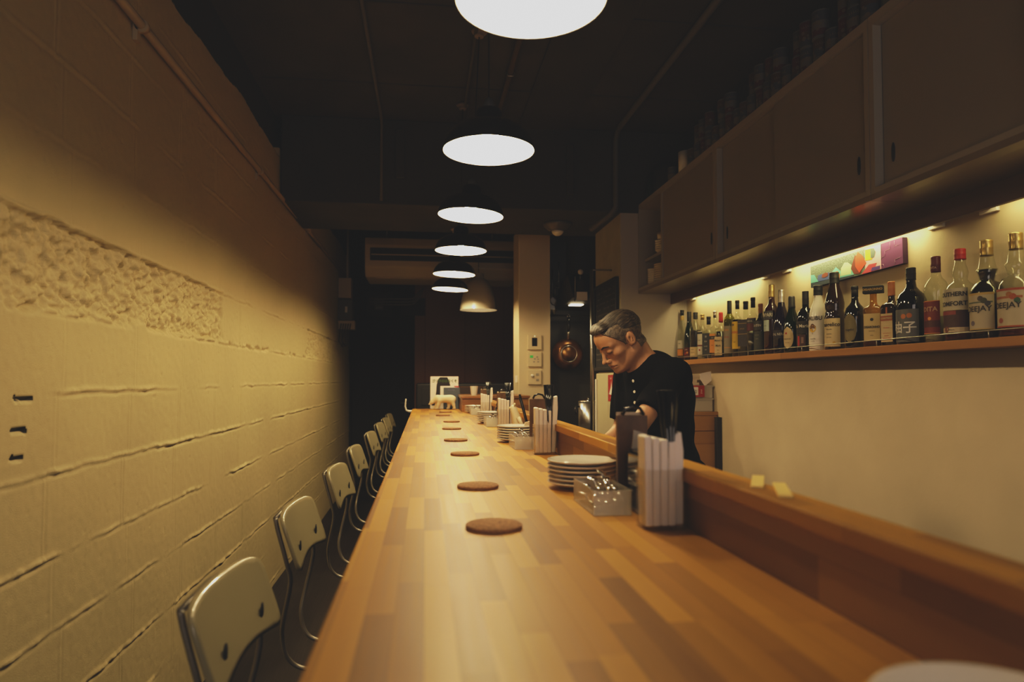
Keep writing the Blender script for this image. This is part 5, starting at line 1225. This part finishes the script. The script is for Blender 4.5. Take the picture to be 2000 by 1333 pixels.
# neck
g.cap(NB + np.array((.008, 0, -.04)), H3(-.045, 0, -.045), .066, .057, k=.03)
g.cap(NB + tf * .04 + np.array((0, 0, -.03)), H3(.0, 0, -.075), .040, .042, k=.03)
for s_ in (-1, 1): g.cap(NB + tf * .055 + tl_ * s_ * .02 + np.array((0, 0, -.03)), H3(-.035, s_ * .055, -.035), .012, .014, k=.02)   # neck tendons
# head
head_e(g, (-.022, 0, .040), (.094, .074, .084), k=.01)
head_e(g, (.022, 0, .030), (.072, .064, .076), k=.03)
head_e(g, (.018, 0, -.040), (.064, .058, .070), k=.03)
head_e(g, (.036, 0, .058), (.060, .056, .050), k=.03)
for s_ in (-1, 1):
    head_c(g, (-.015, s_ * .052, -.045), (.055, s_ * .020, -.091), .016, .016, k=.03)
    head_e(g, (.054, s_ * .044, -.016), (.019, .017, .017), k=.02)
    head_c(g, (.088, s_ * .012, .030), (.070, s_ * .046, .028), .008, .009, k=.014)
head_e(g, (.074, 0, -.094), (.020, .022, .018), k=.02)
for s_ in (-1, 1):
    head_e(g, (.099, s_ * .030, .009), (.016, .017, .013), k=.012, op='s')
    head_e(g, (.075, s_ * .030, .007), (.0165, .0175, .0145), k=.004)
    head_c(g, (.0915, s_ * .018, .004), (.084, s_ * .044, .005), .0020, .0020, k=.003)
head_c(g, (.088, 0, .022), (.108, 0, -.024), .0085, .0085, k=.010)
head_e(g, (.112, 0, -.031), (.012, .0105, .0095), k=.008)
for s_ in (-1, 1):
    head_e(g, (.098, s_ * .0135, -.035), (.0115, .0075, .0085), k=.005)
    head_e(g, (.106, s_ * .0065, -.0425), (.004, .003, .004), k=.002, op='s')
head_e(g, (.078, 0, -.061), (.019, .028, .022), k=.018)
head_c(g, (.090, -.018, -.0600), (.090, .018, -.0600), .0042, .0042, k=.006); head_c(g, (.096, -.008, -.0555), (.096, .008, -.0555), .0050, .0050, k=.008)
head_c(g, (.089, -.014, -.0715), (.089, .014, -.0715), .0058, .0058, k=.007)
head_c(g, (.100, -.010, -.0645), (.100, .010, -.0645), .0030, .0030, k=.003, op='s')
for s_ in (-1, 1):
    head_c(g, (.099, s_ * .008, -.0647), (.082, s_ * .026, -.0680), .0032, .0022, k=.003, op='s')
    head_c(g, (.101, s_ * .021, -.034), (.080, s_ * .038, -.066), .0040, .0030, k=.006, op='s')   # folds beside the mouth
    # ears
    head_e(g, (-.012, s_ * .078, .008), (.019, .009, .031), k=.004); head_e(g, (-.004, s_ * .0745, -.012), (.010, .008, .012), k=.004)
    head_e(g, (-.007, s_ * .088, .006), (.0115, .0085, .022), k=.003, op='s'); head_c(g, (-.016, s_ * .083, .020), (-.010, s_ * .082, -.002), .0034, .0030, k=.002); head_c(g, (-.016, s_ * .083, .020), (-.002, s_ * .081, .022), .0030, .0025, k=.002)
person = g.mesh('person', [M['skin']], None, org, smooth=1)
tag(person, 'man in a black t-shirt with white buttons looking down behind the counter', 'person')
def child_mesh(s, name, m, sm=1): return s.mesh(name, [m], person, org, sm)
# t-shirt
s = SDF(axis([(.74, 1.30, .005)]), axis([(2.42, 3.16, .005)]), axis([(.82, 1.30, .006), (1.30, 1.46, .0035)]))
s.ell(CH + (.002, 0, .015), (.122, .176, .185), TA); s.ell(CH + np.array((.040, 0, .03)), (.098, .160, .16), TA, k=.05); s.ell(PV + np.array((.005, 0, .10)), (.118, .158, .19), TA, k=.08)
s.ell(PV + np.array((.01, 0, .02)), (.132, .175, .10), TA, k=.05)
s.cap(NB + np.array((.022, 0, -.035)), SL + (.004, 0, .008), .068, .066, k=.05); s.cap(NB + np.array((.022, 0, -.035)), SR + (.004, 0, .008), .068, .066, k=.05)
s.cap(NB + np.array((.0, 0, -.05)), NB + np.array((.006, 0, -.012)), .085, .073, k=.04)
for Sh, E_ in ((SL, EL), (SR, ER)):
    d_ = (E_ - Sh); L_ = np.linalg.norm(d_); d_ = d_ / L_; e1 = Sh + d_ * .225
    s.cap(Sh, e1, .064, .062, k=.04)
    hem = Sh + d_ * .198
    def cut(X, Y, Z, hem=hem, d_=d_): return -((X - hem[0]) * d_[0] + (Y - hem[1]) * d_[1] + (Z - hem[2]) * d_[2])
    # cut the sleeve at its hem plane, near the arm only
    sl = s.sub(hem - .10, hem + .14); 
    X = s.xs[sl[0]][:, None, None]; Y = s.ys[sl[1]][None, :, None]; Z = s.zs[sl[2]][None, None, :]
    rad = np.sqrt((X - e1[0]) ** 2 + (Y - e1[1]) ** 2 + (Z - e1[2]) ** 2)
    dd = (X - hem[0]) * d_[0] + (Y - hem[1]) * d_[1] + (Z - hem[2]) * d_[2]
    t_ = (X - Sh[0]) * d_[0] + (Y - Sh[1]) * d_[1] + (Z - Sh[2]) * d_[2]
    ra = np.sqrt(np.maximum((X - Sh[0]) ** 2 + (Y - Sh[1]) ** 2 + (Z - Sh[2]) ** 2 - t_ ** 2, 0))
    tors = np.sqrt((((X - CH[0] - .01) * tf[0] + (Y - CH[1]) * tf[1]) / .125) ** 2 + (((X - CH[0] - .01) * tl_[0] + (Y - CH[1]) * tl_[1]) / .176) ** 2) - 1
    A = s.F[sl]; c_ = np.where((ra < .085) & (tors > .02), np.maximum(A, dd), A); s.F[sl] = c_
# neck opening, dipping to the front
s.cap(NB + np.array((-.004, 0, .0)) , H3(-.03, 0, -.05), .064, .075, k=.008, op='s')
s.ell(NB + tf * .062 + np.array((0, 0, .035)), (.05, .055, .05), TA, k=.01, op='s')
# folds
Xg, Yg_, Zg_ = np.meshgrid(s.xs, s.ys, s.zs, indexing='ij')
s.F += (.0035 * np.sin(28 * Zg_ + 24 * Xg + 9 * np.sin(14 * Yg_)) * np.sin(17 * Yg_ - 9 * Zg_) + .002 * np.sin(60 * Xg - 40 * Zg_ + 20 * Yg_)).astype(np.float32)
shirt = child_mesh(s, 'tshirt', M['tshirt'], 2)
# trousers, apron knot, shoes
s = SDF(axis([(.88, 1.34, .009)]), axis([(2.62, 3.12, .009)]), axis([(.03, 1.0, .009)]))
s.ell(PV, (.122, .168, .12), TA)
for hip, knee, ank in (((1.045, 2.77, .86), (1.03, 2.745, .47), (1.06, 2.74, .09)), ((1.03, 2.945, .86), (1.01, 2.97, .47), (1.04, 2.98, .09))):
    s.cap(hip, knee, .098, .068, k=.04); s.cap(knee, ank, .068, .056, k=.02)
s.apply((.8, 2.5, -.1), (1.4, 3.2, .06), lambda X, Y, Z: (.065 - Z) + 0 * X + 0 * Y, op='i', pad=0)
child_mesh(s, 'trousers', M['trousers'])
s = SDF(axis([(.86, 1.14, .006)]), axis([(2.62, 3.06, .006)]), axis([(-.012, .13, .006)]))
for ank, toe in (((1.06, 2.74, .09), (.93, 2.70, .035)), ((1.04, 2.98, .09), (.91, 2.95, .035))):
    a = np.array(ank); t = np.array(toe); s.cap(a + (0.01, 0, -.045), t, .047, .042, k=.02); s.cap(a + (0.005, 0, -.04), a + (0, 0, -.0), .048, .048, k=.02)
s.apply((.8, 2.5, -.1), (1.4, 3.2, .01), lambda X, Y, Z: (.002 - Z) + 0 * X + 0 * Y, op='i', pad=0)
child_mesh(s, 'shoes', M['black'])
b = MB().tube([(1.135, 2.83, .93), (1.17, 2.81, .945), (1.195, 2.79, .92), (1.20, 2.775, .895)], [.012, .02, .016, .006], 10).tube([(1.14, 2.84, .93), (1.165, 2.86, .95), (1.18, 2.87, .92)], [.012, .018, .005], 10)
k_ = b.build('apron_knot', M['tshirt'], person); k_.location = tuple(-org)
# buttons down the placket
rays = []
dg = bpy.context.evaluated_depsgraph_get(); sh_e = shirt.evaluated_get(dg)
from mathutils.bvhtree import BVHTree
bv = BVHTree.FromObject(shirt, dg)
for k, z in enumerate((1.292, 1.246, 1.200, )):
    st = Vector((.86 - .5, 2.755 - .45, z)) - Vector(org); hit = None
    tgt = Vector((.968, 2.83, z)) - Vector(org); st = tgt + Vector((-.62, -.45, 0)); dr = (tgt - st).normalized()
    loc, nrm, idx, dist = bv.ray_cast(st, dr)
    if loc is None: continue
    b = MB().lathe([(.0001, 0), (.0062, 0), (.0068, .001), (.0062, .0022), (.004, .0018), (.0001, .0018)], 20).build('button', M['white'], shirt)
    b.location = loc - nrm * .0004; rot_to(b, nrm)
# hair: swept top cap and short sides
hm = bpy.data.materials.new('greying hair'); hm.use_nodes = True; t = hm.node_tree; pb = t.nodes['Principled BSDF']; pb.inputs['Roughness'].default_value = .42
def hairmat(name, c0, c1, sc, thr=(.35, .7)):
    m, t, b = nt(name); tc = N(t, 'ShaderNodeTexCoord'); mp = N(t, 'ShaderNodeMapping')
    # strands follow the swept direction: stretch along the head's forward axis
    e_ = Matrix([tuple(FW), tuple(LF), tuple(UP)]).to_euler('XYZ')
    mp.vector_type = 'POINT'; mp.inputs['Rotation'].default_value = (e_.x, e_.y, e_.z); L(t, tc.outputs['Object'], mp.inputs['Vector'])
    mp2 = N(t, 'ShaderNodeMapping'); mp2.inputs['Scale'].default_value = sc; L(t, mp.outputs[0], mp2.inputs['Vector'])
    n = N(t, 'ShaderNodeTexNoise'); n.inputs['Scale'].default_value = 1; n.inputs['Detail'].default_value = 4; n.inputs['Distortion'].default_value = .5; L(t, mp2.outputs[0], n.inputs['Vector'])
    r = N(t, 'ShaderNodeValToRGB'); r.color_ramp.elements[0].position = thr[0]; r.color_ramp.elements[1].position = thr[1]; r.color_ramp.elements[0].color = (*c0, 1); r.color_ramp.elements[1].color = (*c1, 1)
    L(t, n.outputs['Fac'], r.inputs['Fac']); L(t, r.outputs[0], b.inputs['Base Color']); b.inputs['Roughness'].default_value = .5
    bp = N(t, 'ShaderNodeBump'); bp.inputs['Strength'].default_value = .8; bp.inputs['Distance'].default_value = .004; L(t, n.outputs['Fac'], bp.inputs['Height']); L(t, bp.outputs[0], b.inputs['Normal'])
    return m
bpy.data.materials.remove(hm)
m_top = hairmat('hair top', (.014, .010, .008), (.13, .10, .07), (14, 230, 170), (.46, .82))
m_side = hairmat('hair sides', (.045, .034, .026), (.17, .13, .095), (60, 220, 90), (.35, .70))
def local(X, Y, Z):
    q = [(X - HO[0]), (Y - HO[1]), (Z - HO[2])]
    return [sum(q[j] * HM[i][j] for j in range(3)) / HS / (XS if i == 0 else 1) for i in range(3)]
def hairgrid(st=.0024): return SDF(axis([(.67, .98, st)]), axis([(2.66, 2.92, st)]), axis([(1.38, 1.63, st)]))
s = hairgrid()
head_e(s, (-.024, 0, .047), (.101, .079, .088), k=.01)
head_e(s, (.034, -.002, .092), (.056, .056, .032), k=.02)
head_c(s, (.050, -.040, .106), (.062, .030, .104), .020, .018, k=.02)
head_e(s, (.070, 0, .102), (.020, .046, .014), k=.015)
lo_, hi_ = (HO - .2), (HO + .2)
def cut_top(X, Y, Z):
    x, y, z = local(X, Y, Z); return (np.where(x > .02, .068 + .55 * np.clip(x - .02, 0, .05), .068 - .35 * np.clip(.02 - x, 0, .2)) - z)
s.apply(lo_, hi_, lambda X, Y, Z: cut_top(X, Y, Z), op='i', pad=0)
def strands(s, amp):
    X, Y, Z = np.meshgrid(s.xs, s.ys, s.zs, indexing='ij'); x, y, z = local(X, Y, Z)
    s.F += (amp * (np.sin(y * 420 + 60 * x + 3 * np.sin(x * 60)) * .6 + np.sin(y * 230 - 90 * z + 40 * x) * .6)).astype(np.float32)
strands(s, .0011); child_mesh(s, 'hair', m_top, 1)
def sample(gr, s):
    """value of the body field on another grid (trilinear)"""
    def idx(a, q):
        i_ = np.clip(np.searchsorted(a, q) - 1, 0, len(a) - 2); return i_, ((q - a[i_]) / (a[i_ + 1] - a[i_])).astype(np.float32)
    ix, fx = idx(gr.xs, s.xs); iy, fy = idx(gr.ys, s.ys); iz, fz = idx(gr.zs, s.zs)
    out = 0
    for a, wx in ((0, 1 - fx), (1, fx)):
        for b_, wy in ((0, 1 - fy), (1, fy)):
            for c_, wz in ((0, 1 - fz), (1, fz)):
                out = out + gr.F[np.ix_(ix + a, iy + b_, iz + c_)] * wx[:, None, None] * wy[None, :, None] * wz[None, None, :]
    return out
s = hairgrid(.0022); body = sample(g, s)
X, Y, Z = np.meshgrid(s.xs, s.ys, s.zs, indexing='ij'); x, y, z = local(X, Y, Z)
lowz = np.where(x > .022, .006 + (x - .022) * 1.45, np.where(x > .006, -.004, np.where(x > -.034, .034, -.052)))
reg = np.maximum(lowz - z, x - .076) * .9
reg = np.maximum(reg, .028 - np.abs(y) - np.clip(.03 - x, 0, 1) * 3)
ear = np.sqrt(((x + .012) / .024) ** 2 + ((z - .006) / .036) ** 2) - 1
reg = np.maximum(reg, np.where(np.abs(y) > .066, -ear * .02, -1))
lim = np.minimum(s.F, 1.); s.F = np.maximum(body - .0036, reg).astype(np.float32)
s.F += (.0006 * np.sin(x * 700 + z * 300) * np.sin(y * 500)).astype(np.float32)
child_mesh(s, 'hair_sides', m_side, 1)
def patch(name, m, th, caps):
    s = SDF(axis([(.72, .87, .0013)]), axis([(2.70, 2.87, .0013)]), axis([(1.33, 1.51, .0013)]))
    X, Y, Z = np.meshgrid(s.xs, s.ys, s.zs, indexing='ij'); x, y, z = local(X, Y, Z); D_ = np.full(X.shape, 1., np.float32)
    for a_, b_, ra, rb in caps:      # strokes given across the face (y, z), laid on the skin surface
        for s_ in (-1, 1):
            ay, az_ = s_ * a_[1], a_[2]; by, bz = s_ * b_[1], b_[2]; ly, lz = by - ay, bz - az_; L2 = ly * ly + lz * lz + 1e-12
            t_ = np.clip(((y - ay) * ly + (z - az_) * lz) / L2, 0, 1)
            D_ = np.minimum(D_, np.sqrt((y - ay - t_ * ly) ** 2 + (z - az_ - t_ * lz) ** 2) - (ra + (rb - ra) * t_))
    D_ = np.maximum(D_, .055 - x)
    s.F = np.maximum(D_, sample(g, s) - th).astype(np.float32); child_mesh(s, name, m, 1)
m_brow = mat('eyebrow hair', (.022, .016, .012), .7)
patch('eyebrows', m_brow, .0022, (((.100, .012, .0270), (.096, .028, .0335), .0030, .0038), ((.096, .028, .0335), (.080, .048, .0290), .0038, .0020)))
patch('eyelashes', M['ink'], .0012, (((.096, .019, .0000), (.094, .030, -.0030), .0010, .0013), ((.094, .030, -.0030), (.084, .046, .0010), .0013, .0009)))
patch('lips', M['lip'], .0006, (((.098, .000, -.0595), (.090, .018, -.0640), .0035, .0012), ((.096, .000, -.0705), (.090, .016, -.0675), .0042, .0016)))

# ---- polar bear figurine
org2 = np.array((.150, 5.56, CT + .001))
s = SDF(axis([(-.16, .16, .0025)]), axis([(-.05, .05, .0025)]), axis([(-.012, .16, .0025)]))
s.ell((.035, 0, .098), (.075, .036, .036)); s.ell((-.03, 0, .096), (.055, .033, .035), k=.02); s.ell((.075, 0, .092), (.045, .034, .038), k=.02)
s.cap((-.055, 0, .105), (-.095, -.002, .078), .028, .020, k=.02); s.ell((-.104, -.002, .068), (.022, .017, .017), k=.012); s.cap((-.108, -.002, .062), (-.128, -.002, .050), .012, .0085, k=.006)
for q_ in (-1, 1): s.ell((-.094, q_ * .015, .084), (.005, .005, .007), k=.004)
for (x0, x1, y, xa) in ((-.035, -.055, -.018, -.066), (-.045, -.075, .018, -.085), (.085, .105, -.018, .092), (.06, .05, .018, .038)):
    s.cap((x0, y, .08), ((x0 + x1) / 2, y, .045), .024, .016, k=.015); s.cap(((x0 + x1) / 2, y, .045), (x1, y, .012), .016, .012, k=.008); s.cap((x1, y, .010), (xa, y, .008), .011, .008, k=.005)
s.apply((-.2, -.2, -.1), (.2, .2, .0), lambda X, Y, Z: (.001 - Z) + 0 * X + 0 * Y, op='i', pad=0)
s.F[:, :, s.zs < .001] = np.maximum(s.F[:, :, s.zs < .001], .002)
bo = s.mesh('polar_bear_figurine', [M['bear']], None, (0, 0, 0), 1); bo.location = tuple(org2); bo.scale = (.88, .88, .88)
tag(bo, 'cream polar bear figurine walking left at the far end of the counter', 'figurine')
b = MB()
for q_ in (-1, 1): b.lathe([(.0001, -.0015), (.0015, 0), (.0001, .0015)], 8, cx=-.113, cy=-.002 + q_ * .0125, dz=.071)
b.lathe([(.0001, -.002), (.003, 0), (.0001, .002)], 8, cx=-.1365, cy=-.002, dz=.052); b.build('nose_and_eyes', M['ink'], bo)

# ================================================================ CAMERA, WORLD, LOOK
cam = bpy.data.cameras.new('camera'); co = bpy.data.objects.new('camera', cam); C.objects.link(co); scn.camera = co
fpx = 1310.; cam.sensor_width = 36.; cam.lens = fpx / 2000 * 36
pit = math.radians(2.); psi = math.atan(170 * math.cos(pit) / fpx)
co.location = (0, 0, 1.3); co.rotation_euler = (PI / 2 + pit, 0, -psi)
cam.shift_y = (74.5 - fpx * math.tan(pit)) / 2000
cam.clip_start = .02
cam.dof.use_dof = True; cam.dof.focus_distance = 2.75; cam.dof.aperture_fstop = 3.0
w = bpy.data.worlds.new('world'); scn.world = w; w.use_nodes = True
w.node_tree.nodes['Background'].inputs[0].default_value = (1., .93, .9, 1); w.node_tree.nodes['Background'].inputs[1].default_value = .0015
vs_ = scn.view_settings; vs_.view_transform = 'Standard'; vs_.look = 'None'; vs_.exposure = 0.
vs_.use_curve_mapping = True; cmp_ = vs_.curve_mapping; cmp_.extend = 'HORIZONTAL'; cmp_.clip_max_x = 3.; cmp_.use_clip = False
cc = cmp_.curves[3]; cc.points[0].location = (0, .0105); cc.points[1].location = (1.6, .80)
for px_, py_ in ((.02, .0215), (.05, .045), (.10, .091), (.20, .194), (.35, .355), (.8, .65)): cc.points.new(px_, py_)
cmp_.update()
scn.cycles.use_denoising = True
scn.cycles.max_bounces = 8; scn.cycles.diffuse_bounces = 4; scn.cycles.transparent_max_bounces = 24
scn.cycles.sample_clamp_indirect = 6.
scn.cycles.caustics_reflective = False; scn.cycles.caustics_refractive = False
